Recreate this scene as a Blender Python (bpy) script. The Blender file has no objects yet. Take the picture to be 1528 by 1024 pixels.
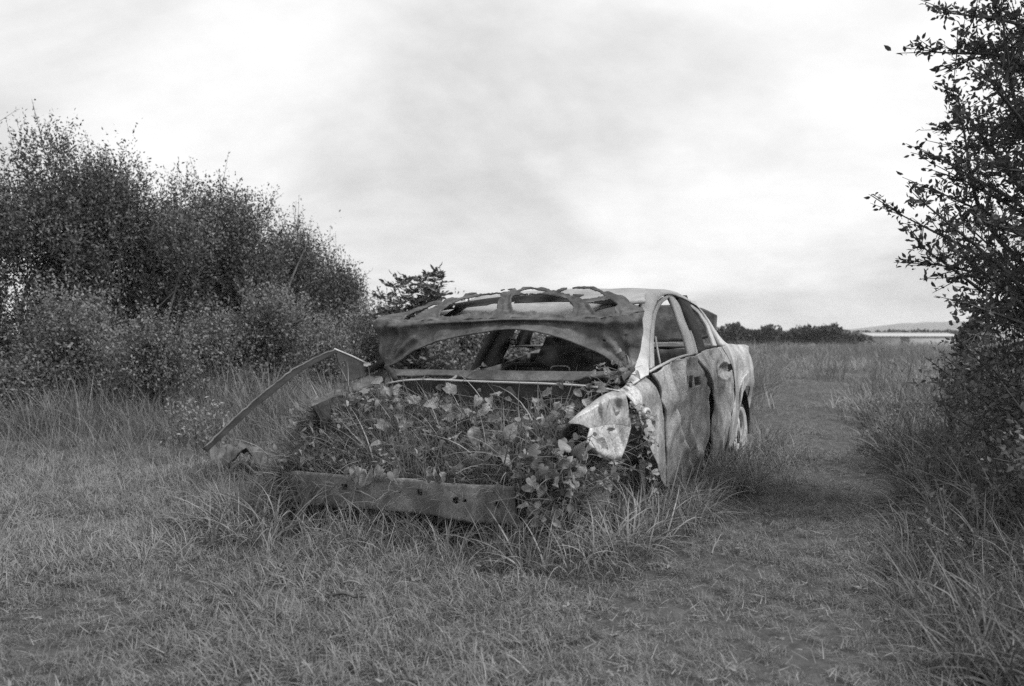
import bpy, bmesh, math, random
import numpy as np
from mathutils import Matrix, Vector

random.seed(7)
S = bpy.context.scene
COL = S.collection

# ------------------------------------------------------------------ camera
LENS = 32.0
FPX = 1528 * LENS / 36.0
HOR = 503.0
CAM_H = 0.995
TH = math.atan((512 - HOR) / FPX)
cam_d = bpy.data.cameras.new('camera')
cam = bpy.data.objects.new('camera', cam_d)
COL.objects.link(cam)
cam.location = (0, 0, CAM_H)
cam.rotation_euler = (math.pi / 2 - TH, 0, 0)
cam_d.lens = LENS
cam_d.sensor_width = 36
cam_d.clip_start = 0.05
cam_d.clip_end = 20000
cam_d.dof.use_dof = True
cam_d.dof.focus_distance = 5.0
cam_d.dof.aperture_fstop = 3.2
S.camera = cam

# ------------------------------------------------------------------ sky, sun, exposure
SUN_EL = math.radians(48)
SUN_AZ = math.radians(108)          # clockwise from +Y (the view direction): from the right
W = bpy.data.worlds.new('World')
S.world = W
W.use_nodes = True
wn, wl = W.node_tree.nodes, W.node_tree.links
wn.clear()


def N(nodes, t, **kw):
    n = nodes.new(t)
    for k, v in kw.items():
        setattr(n, k, v)
    return n


def build_world():
    out = N(wn, 'ShaderNodeOutputWorld')
    bg = N(wn, 'ShaderNodeBackground')
    bg.inputs['Strength'].default_value = 0.10
    sky = N(wn, 'ShaderNodeTexSky', sky_type='NISHITA', sun_disc=False)
    sky.sun_elevation = SUN_EL
    sky.sun_rotation = SUN_AZ
    sky.air_density = 1.0
    sky.dust_density = 2.0
    bw = N(wn, 'ShaderNodeRGBToBW')
    wl.new(sky.outputs[0], bw.inputs[0])
    tc = N(wn, 'ShaderNodeTexCoord')
    sp = N(wn, 'ShaderNodeSeparateXYZ')
    wl.new(tc.outputs['Generated'], sp.inputs[0])

    def mth(op, a, b=None, c=None):
        m = N(wn, 'ShaderNodeMath', operation=op)
        for i, v in enumerate((a, b, c)):
            if v is None:
                continue
            if isinstance(v, (int, float)):
                m.inputs[i].default_value = v
            else:
                wl.new(v, m.inputs[i])
        return m.outputs[0]
    zz = mth('MAXIMUM', sp.outputs['Z'], 0.0)
    zz = mth('ADD', zz, 0.42)
    px = mth('DIVIDE', sp.outputs['X'], zz)
    py = mth('DIVIDE', sp.outputs['Y'], zz)
    cb = N(wn, 'ShaderNodeCombineXYZ')
    wl.new(px, cb.inputs[0])
    wl.new(py, cb.inputs[1])
    mp = N(wn, 'ShaderNodeMapping')
    mp.inputs['Location'].default_value = (7.7, 2.9, 0)
    mp.inputs['Rotation'].default_value = (0, 0, 0.25)
    mp.inputs['Scale'].default_value = (0.8, 1.0, 1)
    wl.new(cb.outputs[0], mp.inputs[0])
    n1 = N(wn, 'ShaderNodeTexNoise')
    n1.inputs['Scale'].default_value = 1.5
    n1.inputs['Detail'].default_value = 7
    n1.inputs['Roughness'].default_value = 0.52
    n1.inputs['Distortion'].default_value = 0.5
    wl.new(mp.outputs[0], n1.inputs['Vector'])
    n2 = N(wn, 'ShaderNodeTexNoise')
    n2.inputs['Scale'].default_value = 5.5
    n2.inputs['Detail'].default_value = 8
    n2.inputs['Roughness'].default_value = 0.6
    wl.new(mp.outputs[0], n2.inputs['Vector'])
    r1 = N(wn, 'ShaderNodeValToRGB')
    r1.color_ramp.interpolation = 'EASE'
    e = r1.color_ramp.elements
    e[0].position, e[0].color = 0.30, (.62, .62, .62, 1)
    e[1].position, e[1].color = 0.60, (1.0, 1.0, 1.0, 1)
    wl.new(n1.outputs['Fac'], r1.inputs[0])
    k = mth('SUBTRACT', n2.outputs['Fac'], 0.5)
    k = mth('MULTIPLY', k, 0.42)
    cl = mth('ADD', r1.outputs[0], k)
    cl = mth('MULTIPLY', cl, 7.5)
    # thin cloud everywhere over the clear sky
    mx = N(wn, 'ShaderNodeMix', data_type='FLOAT')
    mx.inputs['Factor'].default_value = 0.9
    wl.new(bw.outputs[0], mx.inputs['A'])
    wl.new(cl, mx.inputs['B'])
    wl.new(mx.outputs['Result'], bg.inputs['Color'])
    wl.new(bg.outputs[0], out.inputs[0])


build_world()

sun_d = bpy.data.lights.new('sun', 'SUN')
sun = bpy.data.objects.new('sun', sun_d)
COL.objects.link(sun)
sun_d.energy = 3.0
sun_d.angle = math.radians(16)
sun_d.color = (1.0, 1.0, 1.0)
_sd = Vector((math.sin(SUN_AZ) * math.cos(SUN_EL), math.cos(SUN_AZ) * math.cos(SUN_EL), math.sin(SUN_EL)))
sun.rotation_euler = _sd.to_track_quat('Z', 'Y').to_euler()
sun.location = (20, 5, 30)

S.view_settings.view_transform = 'Standard'
S.view_settings.look = 'None'
S.view_settings.exposure = 0.52
S.view_settings.gamma = 1.0
S.view_settings.use_curve_mapping = False
S.render.engine = 'CYCLES'
S.cycles.use_denoising = False
S.cycles.max_bounces = 5
S.cycles.diffuse_bounces = 3
S.cycles.glossy_bounces = 2
S.cycles.transmission_bounces = 3
S.cycles.transparent_max_bounces = 4
S.cycles.use_adaptive_sampling = False

# ------------------------------------------------------------------ noise and geometry helpers


def _hash(ix, iy, iz, seed):
    h = (ix.astype(np.int64) * 374761393 + iy.astype(np.int64) * 668265263 + iz.astype(np.int64) * 2147483647 + seed * 974634777) & 0xffffffff
    h = ((h ^ (h >> 13)) * 1274126177) & 0xffffffff
    h = (h ^ (h >> 16)) & 0xffffffff
    return h.astype(np.float64) / 0xffffffff


def vnoise(x, y, z=None, seed=0):
    x = np.asarray(x, float)
    y = np.asarray(y, float)
    z = np.zeros_like(x) if z is None else np.asarray(z, float)
    ix, iy, iz = np.floor(x), np.floor(y), np.floor(z)
    fx, fy, fz = x - ix, y - iy, z - iz
    fx, fy, fz = [f * f * (3 - 2 * f) for f in (fx, fy, fz)]
    r = 0
    for a in (0, 1):
        for b in (0, 1):
            for c in (0, 1):
                w = (fx if a else 1 - fx) * (fy if b else 1 - fy) * (fz if c else 1 - fz)
                r = r + w * _hash(ix + a, iy + b, iz + c, seed)
    return r * 2 - 1


def fbm(x, y, z=None, seed=0, oct=3):
    r, a, s = 0, 1.0, 1.0
    for o in range(oct):
        r = r + a * vnoise(np.asarray(x) * s, np.asarray(y) * s, None if z is None else np.asarray(z) * s, seed + o * 17)
        a *= .5
        s *= 2.03
    return r


def catmull(P, n):
    P = np.asarray(P, float)
    if len(P) == 2:
        t = np.linspace(0, 1, n)[:, None]
        return P[0] * (1 - t) + P[1] * t
    seg = np.sqrt((np.diff(P, axis=0) ** 2).sum(1)) + 1e-9
    s = np.r_[0, np.cumsum(seg)]
    s /= s[-1]
    m = np.gradient(P, s, axis=0)
    t = np.linspace(0, 1, n)
    i = np.clip(np.searchsorted(s, t, side='right') - 1, 0, len(P) - 2)
    h = (s[i + 1] - s[i])[:, None]
    u = ((t - s[i])[:, None]) / h
    h00 = 2 * u ** 3 - 3 * u ** 2 + 1
    h10 = u ** 3 - 2 * u ** 2 + u
    h01 = -2 * u ** 3 + 3 * u ** 2
    h11 = u ** 3 - u ** 2
    return h00 * P[i] + h10 * h * m[i] + h01 * P[i + 1] + h11 * h * m[i + 1]


def lin(P, n):
    P = np.asarray(P, float)
    seg = np.sqrt((np.diff(P, axis=0) ** 2).sum(1)) + 1e-9
    s = np.r_[0, np.cumsum(seg)]
    s /= s[-1]
    t = np.linspace(0, 1, n)
    return np.stack([np.interp(t, s, P[:, k]) for k in range(P.shape[1])], 1)


def coons(T, B, L=None, R=None, nu=40, nv=20, smooth=True):
    """T,B left->right; L,R bottom->top. returns [nv][nu] grid, row 0 = bottom"""
    f = catmull if smooth else lin
    T, B = f(T, nu), f(B, nu)
    s = np.linspace(0, 1, nu)[None, :, None]
    t = np.linspace(0, 1, nv)[:, None, None]
    ruled = B[None] * (1 - t) + T[None] * t
    if L is None:
        return ruled
    L, R = f(L, nv), f(R, nv)
    lr = L[:, None] * (1 - s) + R[:, None] * s
    bil = (B[0] * (1 - s) + B[-1] * s) * (1 - t) + (T[0] * (1 - s) + T[-1] * s) * t
    return ruled + lr - bil


def mesh_np(name, V, F, mat=None, smooth=True):
    """V (n,3); F list of face arrays, each (m,k)"""
    me = bpy.data.meshes.new(name)
    V = np.asarray(V, np.float32)
    if isinstance(F, np.ndarray):
        F = [F]
    F = [np.asarray(f, np.int32) for f in F if len(f)]
    me.vertices.add(len(V))
    me.vertices.foreach_set('co', V.ravel())
    nl = sum(f.size for f in F)
    npoly = sum(len(f) for f in F)
    me.loops.add(nl)
    me.polygons.add(npoly)
    me.loops.foreach_set('vertex_index', np.concatenate([f.ravel() for f in F]))
    st, off = [], 0
    for f in F:
        st.append(off + np.arange(len(f)) * f.shape[1])
        off += f.size
    me.polygons.foreach_set('loop_start', np.concatenate(st).astype(np.int32))
    if smooth:
        me.polygons.foreach_set('use_smooth', np.ones(npoly, bool))
    me.update(calc_edges=True)
    if mat is not None:
        me.materials.append(mat)
    return me


def link(name, me, parent=None, label=None, cat=None, group=None, kind=None):
    o = bpy.data.objects.new(name, me)
    COL.objects.link(o)
    if parent is not None:
        o.parent = parent
    if label:
        o['label'] = label
    if cat:
        o['category'] = cat
    if group:
        o['group'] = group
    if kind:
        o['kind'] = kind
    return o


def solid(o, th, off=-1.0):
    m = o.modifiers.new('thickness', 'SOLIDIFY')
    m.thickness = th
    m.offset = off
    return o


def inpoly(u, v, poly):
    poly = np.asarray(poly, float)
    r = np.zeros(u.shape, bool)
    j = len(poly) - 1
    for i in range(len(poly)):
        xi, yi = poly[i]
        xj, yj = poly[j]
        c = ((yi > v) != (yj > v)) & (u < (xj - xi) * (v - yi) / (yj - yi + 1e-12) + xi)
        r ^= c
        j = i
    return r


def grid_mesh(name, G, mat, drop=None):
    nv, nu = G.shape[:2]
    idx = np.arange(nv * nu).reshape(nv, nu)
    F = np.stack([idx[:-1, :-1], idx[:-1, 1:], idx[1:, 1:], idx[1:, :-1]], -1).reshape(-1, 4)
    V = G.reshape(-1, 3)
    if drop is not None:
        cen = V[F].mean(1)
        F = F[~drop(cen)]
        used = np.unique(F)
        mp = np.zeros(len(V), int)
        mp[used] = np.arange(len(used))
        V = V[used]
        F = mp[F]
    return mesh_np(name, V, F, mat)


def tube_vf(P, R, k=6, close=False):
    """tube along P (n,3) with radii R; returns V,F"""
    P = np.asarray(P, float)
    n = len(P)
    R = np.broadcast_to(np.asarray(R, float), (n,))
    T = np.gradient(P, axis=0)
    T /= np.linalg.norm(T, axis=1)[:, None] + 1e-9
    a = np.array([0, 0, 1.0]) if abs(T[0, 2]) < .9 else np.array([1.0, 0, 0])
    Nn = np.zeros_like(P)
    v = np.cross(T[0], a)
    v /= np.linalg.norm(v)
    for i in range(n):
        v = v - T[i] * (v @ T[i])
        v /= np.linalg.norm(v) + 1e-9
        Nn[i] = v
    Bn = np.cross(T, Nn)
    ang = np.arange(k) * 2 * math.pi / k
    V = P[:, None] + R[:, None, None] * (np.cos(ang)[None, :, None] * Nn[:, None] + np.sin(ang)[None, :, None] * Bn[:, None])
    idx = np.arange(n * k).reshape(n, k)
    a_ = idx[:-1]
    b_ = idx[1:]
    F = np.stack([a_, np.roll(a_, -1, 1), np.roll(b_, -1, 1), b_], -1).reshape(-1, 4)
    return V.reshape(-1, 3), F, idx


def tube_mesh(name, P, R, mat, k=8, caps=True):
    V, F, idx = tube_vf(P, R, k)
    fs = [F]
    if caps:
        fs += [idx[:1, ::-1], idx[-1:]]
    return mesh_np(name, V, fs, mat)


def join_vf(parts):
    V, F, off = [], [], 0
    for v, f in parts:
        V.append(v)
        F.append(f + off)
        off += len(v)
    return np.concatenate(V), np.concatenate(F)


def box_vf(c, s, rot=None):
    v = np.array([[x, y, z] for x in (-.5, .5) for y in (-.5, .5) for z in (-.5, .5)]) * np.asarray(s)
    if rot is not None:
        v = v @ np.asarray(rot).T
    f = np.array([[0, 1, 3, 2], [4, 6, 7, 5], [0, 4, 5, 1], [2, 3, 7, 6], [0, 2, 6, 4], [1, 5, 7, 3]])
    return v + np.asarray(c), f


# ------------------------------------------------------------------ materials (the picture is black and white)


def g4(v):
    return (v, v, v, 1)


def metal_mat(name, dark, mid, light, scale=6.0, streak=True, rough=.75, metallic=0.0, bump=.25, spots=.5, stain=False):
    m = bpy.data.materials.new(name)
    m.use_nodes = True
    nt = m.node_tree
    nd, lk = nt.nodes, nt.links
    bs = nd['Principled BSDF']
    tc = N(nd, 'ShaderNodeTexCoord')
    n1 = N(nd, 'ShaderNodeTexNoise')
    n1.inputs['Scale'].default_value = scale
    n1.inputs['Detail'].default_value = 9
    n1.inputs['Roughness'].default_value = .62
    lk.new(tc.outputs['Object'], n1.inputs['Vector'])
    r = N(nd, 'ShaderNodeValToRGB')
    e = r.color_ramp.elements
    e[0].position, e[0].color = .30, g4(dark)
    e[1].position, e[1].color = .68, g4(light)
    k = e.new(.47)
    k.color = g4(mid)
    lk.new(n1.outputs['Fac'], r.inputs[0])
    col = r.outputs[0]
    if streak:
        mp = N(nd, 'ShaderNodeMapping')
        mp.inputs['Scale'].default_value = (11, 11, 3.2)
        lk.new(tc.outputs['Object'], mp.inputs[0])
        n2 = N(nd, 'ShaderNodeTexNoise')
        n2.inputs['Scale'].default_value = 1
        n2.inputs['Detail'].default_value = 5
        lk.new(mp.outputs[0], n2.inputs['Vector'])
        mr = N(nd, 'ShaderNodeMapRange')
        mr.inputs['From Min'].default_value = .3
        mr.inputs['From Max'].default_value = .7
        mr.inputs['To Min'].default_value = .78
        mr.inputs['To Max'].default_value = 1.18
        lk.new(n2.outputs['Fac'], mr.inputs['Value'])
        mm = N(nd, 'ShaderNodeMix', data_type='RGBA', blend_type='MULTIPLY')
        mm.inputs['Factor'].default_value = 1
        lk.new(col, mm.inputs['A'])
        lk.new(mr.outputs[0], mm.inputs['B'])
        col = mm.outputs['Result']
    if stain:
        n4 = N(nd, 'ShaderNodeTexNoise')
        n4.inputs['Scale'].default_value = 5.5
        n4.inputs['Detail'].default_value = 6
        n4.inputs['Distortion'].default_value = .8
        mp4 = N(nd, 'ShaderNodeMapping')
        mp4.inputs['Scale'].default_value = (1.3, 1.3, .7)
        mp4.inputs['Location'].default_value = (1.3, 2.0, 5.0)
        lk.new(tc.outputs['Object'], mp4.inputs[0])
        lk.new(mp4.outputs[0], n4.inputs['Vector'])
        m4 = N(nd, 'ShaderNodeMapRange')
        m4.inputs['From Min'].default_value = .40
        m4.inputs['From Max'].default_value = .60
        m4.inputs['To Min'].default_value = .70
        m4.inputs['To Max'].default_value = 1.12
        lk.new(n4.outputs['Fac'], m4.inputs['Value'])
        mq = N(nd, 'ShaderNodeMix', data_type='RGBA', blend_type='MULTIPLY')
        mq.inputs['Factor'].default_value = 1
        lk.new(col, mq.inputs['A'])
        lk.new(m4.outputs[0], mq.inputs['B'])
        col = mq.outputs['Result']
    # fine pitting
    n3 = N(nd, 'ShaderNodeTexNoise')
    n3.inputs['Scale'].default_value = scale * 28
    n3.inputs['Detail'].default_value = 4
    lk.new(tc.outputs['Object'], n3.inputs['Vector'])
    mr3 = N(nd, 'ShaderNodeMapRange')
    mr3.inputs['From Min'].default_value = .3
    mr3.inputs['From Max'].default_value = .7
    mr3.inputs['To Min'].default_value = 1 - spots
    mr3.inputs['To Max'].default_value = 1 + spots * .7
    lk.new(n3.outputs['Fac'], mr3.inputs['Value'])
    m3 = N(nd, 'ShaderNodeMix', data_type='RGBA', blend_type='MULTIPLY')
    m3.inputs['Factor'].default_value = 1
    lk.new(col, m3.inputs['A'])
    lk.new(mr3.outputs[0], m3.inputs['B'])
    lk.new(m3.outputs['Result'], bs.inputs['Base Color'])
    bs.inputs['Roughness'].default_value = rough
    bs.inputs['Metallic'].default_value = metallic
    bs.inputs['Specular IOR Level'].default_value = .35
    bp = N(nd, 'ShaderNodeBump')
    bp.inputs['Strength'].default_value = bump
    bp.inputs['Distance'].default_value = .006
    lk.new(n3.outputs['Fac'], bp.inputs['Height'])
    bp2 = N(nd, 'ShaderNodeBump')
    bp2.inputs['Strength'].default_value = bump
    bp2.inputs['Distance'].default_value = .02
    lk.new(n1.outputs['Fac'], bp2.inputs['Height'])
    lk.new(bp.outputs[0], bp2.inputs['Normal'])
    lk.new(bp2.outputs[0], bs.inputs['Normal'])
    return m


def leaf_mat(name, lo, hi, trans=.25, rough=.5, scale=1.2, spec=.3):
    """leaf green as grey; varies from leaf to leaf (per-face random) and from place to place"""
    m = bpy.data.materials.new(name)
    m.use_nodes = True
    nt = m.node_tree
    nd, lk = nt.nodes, nt.links
    bs = nd['Principled BSDF']
    out = nd['Material Output']
    geo = N(nd, 'ShaderNodeNewGeometry')
    oi = N(nd, 'ShaderNodeObjectInfo')
    n1 = N(nd, 'ShaderNodeTexNoise')
    n1.inputs['Scale'].default_value = scale
    n1.inputs['Detail'].default_value = 3
    lk.new(geo.outputs['Position'], n1.inputs['Vector'])
    a = N(nd, 'ShaderNodeMath', operation='ADD')
    lk.new(geo.outputs['Random Per Island'], a.inputs[0])
    lk.new(oi.outputs['Random'], a.inputs[1])
    fr = N(nd, 'ShaderNodeMath', operation='FRACT')
    lk.new(a.outputs[0], fr.inputs[0])
    b = N(nd, 'ShaderNodeMath', operation='MULTIPLY_ADD')
    lk.new(fr.outputs[0], b.inputs[0])
    b.inputs[1].default_value = .6
    mr = N(nd, 'ShaderNodeMapRange')
    mr.inputs['From Min'].default_value = .3
    mr.inputs['From Max'].default_value = .7
    mr.inputs['To Min'].default_value = 0
    mr.inputs['To Max'].default_value = .4
    lk.new(n1.outputs['Fac'], mr.inputs['Value'])
    lk.new(mr.outputs[0], b.inputs[2])
    r = N(nd, 'ShaderNodeMix', data_type='RGBA')
    r.inputs['A'].default_value = g4(lo)
    r.inputs['B'].default_value = g4(hi)
    lk.new(b.outputs[0], r.inputs['Factor'])
    lk.new(r.outputs['Result'], bs.inputs['Base Color'])
    bs.inputs['Roughness'].default_value = rough
    bs.inputs['Specular IOR Level'].default_value = spec
    tr = N(nd, 'ShaderNodeBsdfTranslucent')
    lk.new(r.outputs['Result'], tr.inputs['Color'])
    ms = N(nd, 'ShaderNodeMixShader')
    ms.inputs[0].default_value = trans
    lk.new(bs.outputs[0], ms.inputs[1])
    lk.new(tr.outputs[0], ms.inputs[2])
    lk.new(ms.outputs[0], out.inputs[0])
    return m


def plain_mat(name, lo, hi, scale=8, rough=.9, bump=.3, dist=.02):
    m = bpy.data.materials.new(name)
    m.use_nodes = True
    nd, lk = m.node_tree.nodes, m.node_tree.links
    bs = nd['Principled BSDF']
    tc = N(nd, 'ShaderNodeNewGeometry')
    n1 = N(nd, 'ShaderNodeTexNoise')
    n1.inputs['Scale'].default_value = scale
    n1.inputs['Detail'].default_value = 12
    n1.inputs['Roughness'].default_value = .68
    lk.new(tc.outputs['Position'], n1.inputs['Vector'])
    r = N(nd, 'ShaderNodeMapRange')
    r.inputs['From Min'].default_value = .3
    r.inputs['From Max'].default_value = .7
    r.inputs['To Min'].default_value = lo
    r.inputs['To Max'].default_value = hi
    lk.new(n1.outputs['Fac'], r.inputs['Value'])
    lk.new(r.outputs[0], bs.inputs['Base Color'])
    bs.inputs['Roughness'].default_value = rough
    bs.inputs['Specular IOR Level'].default_value = .2
    b = N(nd, 'ShaderNodeBump')
    b.inputs['Strength'].default_value = bump
    b.inputs['Distance'].default_value = dist
    lk.new(n1.outputs['Fac'], b.inputs['Height'])
    lk.new(b.outputs[0], bs.inputs['Normal'])
    return m


def veined(m):
    nd, lk = m.node_tree.nodes, m.node_tree.links
    bs = nd['Principled BSDF']
    tc = N(nd, 'ShaderNodeTexCoord')
    sp = N(nd, 'ShaderNodeSeparateXYZ')
    lk.new(tc.outputs['Object'], sp.inputs[0])

    def mt(op, a, b_=None):
        x = N(nd, 'ShaderNodeMath', operation=op)
        for i, v in enumerate((a, b_)):
            if v is None:
                continue
            if isinstance(v, (int, float)):
                x.inputs[i].default_value = v
            else:
                lk.new(v, x.inputs[i])
        return x.outputs[0]
    ay = mt('ABSOLUTE', sp.outputs['Y'])
    a = mt('SUBTRACT', sp.outputs['X'], mt('MULTIPLY', ay, .8))
    w = mt('POWER', mt('ABSOLUTE', mt('SINE', mt('MULTIPLY', a, 22.0))), .35)
    mid = mt('MINIMUM', mt('MULTIPLY', ay, 22.0), 1.0)
    h = mt('MULTIPLY', w, mid)
    bp = N(nd, 'ShaderNodeBump')
    bp.inputs['Strength'].default_value = .2
    bp.inputs['Distance'].default_value = .03
    lk.new(h, bp.inputs['Height'])
    lk.new(bp.outputs[0], bs.inputs['Normal'])
    src = bs.inputs['Base Color'].links[0].from_socket
    n = N(nd, 'ShaderNodeTexNoise')
    n.inputs['Scale'].default_value = 5
    n.inputs['Detail'].default_value = 4
    lk.new(tc.outputs['Object'], n.inputs['Vector'])
    f = mt('MULTIPLY', mt('ADD', mt('MULTIPLY', h, -.04), 1.04), mt('ADD', mt('MULTIPLY', n.outputs['Fac'], .8), .5))
    mm = N(nd, 'ShaderNodeMix', data_type='RGBA', blend_type='MULTIPLY')
    mm.inputs['Factor'].default_value = 1
    lk.new(src, mm.inputs['A'])
    lk.new(f, mm.inputs['B'])
    lk.new(mm.outputs['Result'], bs.inputs['Base Color'])
    return m


M = dict(
    flank=metal_mat('burnt_pale_steel', .24, .38, .52, 3.4, True, .6, .15, .35, .42, True),
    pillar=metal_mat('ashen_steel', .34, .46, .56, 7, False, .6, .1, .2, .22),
    beam=metal_mat('beam_rust', .09, .16, .27, 9, True, .85, 0, .5, .55),
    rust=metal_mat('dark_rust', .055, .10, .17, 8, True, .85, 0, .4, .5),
    hood=metal_mat('hood_rust', .05, .09, .17, 9, False, .8, .1, .6, .6),
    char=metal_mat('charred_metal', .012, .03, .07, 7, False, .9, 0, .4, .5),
    soot=metal_mat('sooty_metal', .008, .018, .035, 9, False, .9, 0, .3, .4),
    wire=metal_mat('bare_wire', .18, .3, .42, 20, False, .5, .5, .1, .2),
    ground=plain_mat('soil_thatch', .035, .10, 14, .95, .6, .03),
    grass=leaf_mat('grass_blade', 0.09, 0.28, 0.2, .5, .55),
    tallg=leaf_mat('long_grass_blade', 0.1, 0.32, 0.2, .45, .9),
    meadow=leaf_mat('meadow_blade', 0.1, 0.25, 0.2, .6, .5),
    field=leaf_mat('field_blade', 0.14, 0.30, 0.2, .6, .25),
    straw=leaf_mat('dry_straw', 0.13, 0.3, 0.15, .6, 1.0),
    verge=leaf_mat('verge_blade', 0.05, 0.17, 0.2, .5, .9),  # darker long grass, the tree's shade put into the blade colour
    hedge=leaf_mat('hedge_leaf', 0.035, 0.165, 0.15, .5, .8),
    pale=leaf_mat('pale_shrub_leaf', 0.075, 0.24, 0.18, .5, 1.2),
    dark=leaf_mat('tree_leaf', 0.035, 0.12, 0.35, .45, 1.2),
    under=leaf_mat('undergrowth_leaf', .08, .20, .25, .5, 1.5),
    vine=veined(leaf_mat('vine_leaf', 0.09, 0.33, 0.25, .42, 6.0, .4)),
    vine2=leaf_mat('small_weed_leaf', 0.15, 0.4, 0.3, .45, 3.0),
    palebark=plain_mat('grey_bark', .12, .26, 30, .95, .6, .01),
    rim=metal_mat('ashen_alloy_lit_header', .42, .52, .62, 9, False, .5, .2, .15, .2),
    bark=plain_mat('bark', .05, .13, 30, .95, .6, .01),
    stem=plain_mat('green_stem', .10, .18, 30, .7, .2, .004),
    roofp=plain_mat('pale_sheet_roof', .34, .42, 1.5, .6, .1, .01),
    wallp=plain_mat('shed_wall', .32, .40, 1.5, .8, .1, .01),
    hill=plain_mat('far_hill', .07, .13, .006, 1, .0, .01),
    far=leaf_mat('far_tree_leaf', .035, .085, .1, .7, .2),
    litter=plain_mat('bleached_scrap', .45, .6, 20, .7, .2, .01),
    stick=plain_mat('dead_stick', .04, .10, 40, .9, .5, .005),
)

# ------------------------------------------------------------------ the car's place in the world (solved from the photograph)
TX, TY, YAW, PIT, SINK = -.212, 4.8, -2.017, -.041, .10
PV = Vector((-1.4, 0, .5))
CARM = (Matrix.Translation((TX, TY, -SINK)) @ Matrix.Rotation(YAW, 4, 'Z') @ Matrix.Translation(PV)
        @ Matrix.Rotation(-PIT, 4, 'Y') @ Matrix.Translation(-PV))
CARI = CARM.inverted()
CM = np.array(CARM)
CI = np.array(CARI)
CAMC = CI[:3, :3] @ np.array([0, 0, CAM_H]) + CI[:3, 3]


def ray(u, v):
    up = (512 - v) / FPX
    return np.array([(u - 764) / FPX, math.cos(TH) + up * math.sin(TH), -math.sin(TH) + up * math.cos(TH)])


def cray(u, v):
    return CI[:3, :3] @ ray(u, v)


def on(u, v, n, d):
    """photo direction met with the plane n.X=d, in the car's own axes"""
    n = np.asarray(n, float)
    r = cray(u, v)
    t = (d - n @ CAMC) / (n @ r)
    return CAMC + t * r


def ox(u, v, x):
    return on(u, v, (1, 0, 0), x)


def oy(u, v, y):
    return on(u, v, (0, 1, 0), y)


def oz(u, v, z):
    return on(u, v, (0, 0, 1), z)


def topix(X):
    X = np.asarray(X, float)
    w = X @ CM[:3, :3].T + CM[:3, 3] - np.array([0, 0, CAM_H])
    d = w[..., 1] * math.cos(TH) - w[..., 2] * math.sin(TH)
    up = w[..., 1] * math.sin(TH) + w[..., 2] * math.cos(TH)
    return 764 + FPX * w[..., 0] / d, 512 - FPX * up / d


def gpt(u, v, z=0.0):
    """photo direction met with level ground at height z, in world axes"""
    r = ray(u, v)
    t = (z - CAM_H) / r[2]
    return np.array([0, 0, CAM_H]) + t * r


def at_d(u, v, d):
    r = ray(u, v)
    return np.array([0, 0, CAM_H]) + r / r[1] * d


def to_car_xy(x, y):
    p = np.stack([x, y, np.zeros_like(x)], -1) @ CI[:3, :3].T + CI[:3, 3]
    return p[..., 0], p[..., 1]


def car_dist(x, y):
    cx, cy = to_car_xy(np.asarray(x, float), np.asarray(y, float))
    dx = np.maximum(np.maximum(-3.7 - cx, cx - .62), 0)
    dy = np.maximum(np.abs(cy) - .86, 0)
    return np.hypot(dx, dy)


# ------------------------------------------------------------------ ground


def hgt(x, y):
    x = np.asarray(x, float)
    y = np.asarray(y, float)
    d = np.hypot(x, y)
    near = np.clip(1 - d / 60, 0, 1)
    h = .035 * fbm(x * .7, y * .7, seed=3, oct=3) * near
    h = h + .05 * vnoise(x * .16, y * .16, seed=9) * near
    h = h - .02 * np.clip(d - 118, 0, 82)
    # bank rising under the hedge on the left and the verge on the right
    h = h + .14 * np.clip((-x - 2.2 - .1 * y) / 2, 0, 1) * np.clip((y - 6.5) / 4, 0, 1)
    h = h + .12 * np.clip((x - path_x(y) - .7) / 1.2, 0, 1) * np.clip((14 - y) / 6, 0, 1)
    return h


PY = [0, 2.6, 3.4, 4.5, 5.5, 7, 8.6, 11, 14, 20, 40]
PX = [.3, .62, .88, 1.36, 1.82, 2.32, 2.8, 3.5, 4.5, 6.6, 13]


def path_x(y):
    return np.interp(y, PY, PX)


def path_w(y):
    return np.interp(y, [2, 4, 7, 12, 30], [.55, .52, .5, .6, 1.0])


def make_ground():
    def ax(n, lim, k):
        t = np.linspace(-1, 1, n)
        return np.sinh(t * k) / math.sinh(k) * lim
    xs = ax(301, 3500, 7.6)
    ys = ax(301, 3500, 7.6) + 5
    X, Y = np.meshgrid(xs, ys)
    Z = hgt(X, Y) - .016
    G = np.stack([X, Y, Z], -1)
    me = grid_mesh('ground', G, M['ground'])
    link('ground', me, kind='structure', label='rough grassy field with a trodden path', cat='ground')


make_ground()

# ------------------------------------------------------------------ far things: hills, shed, hedge line


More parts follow.
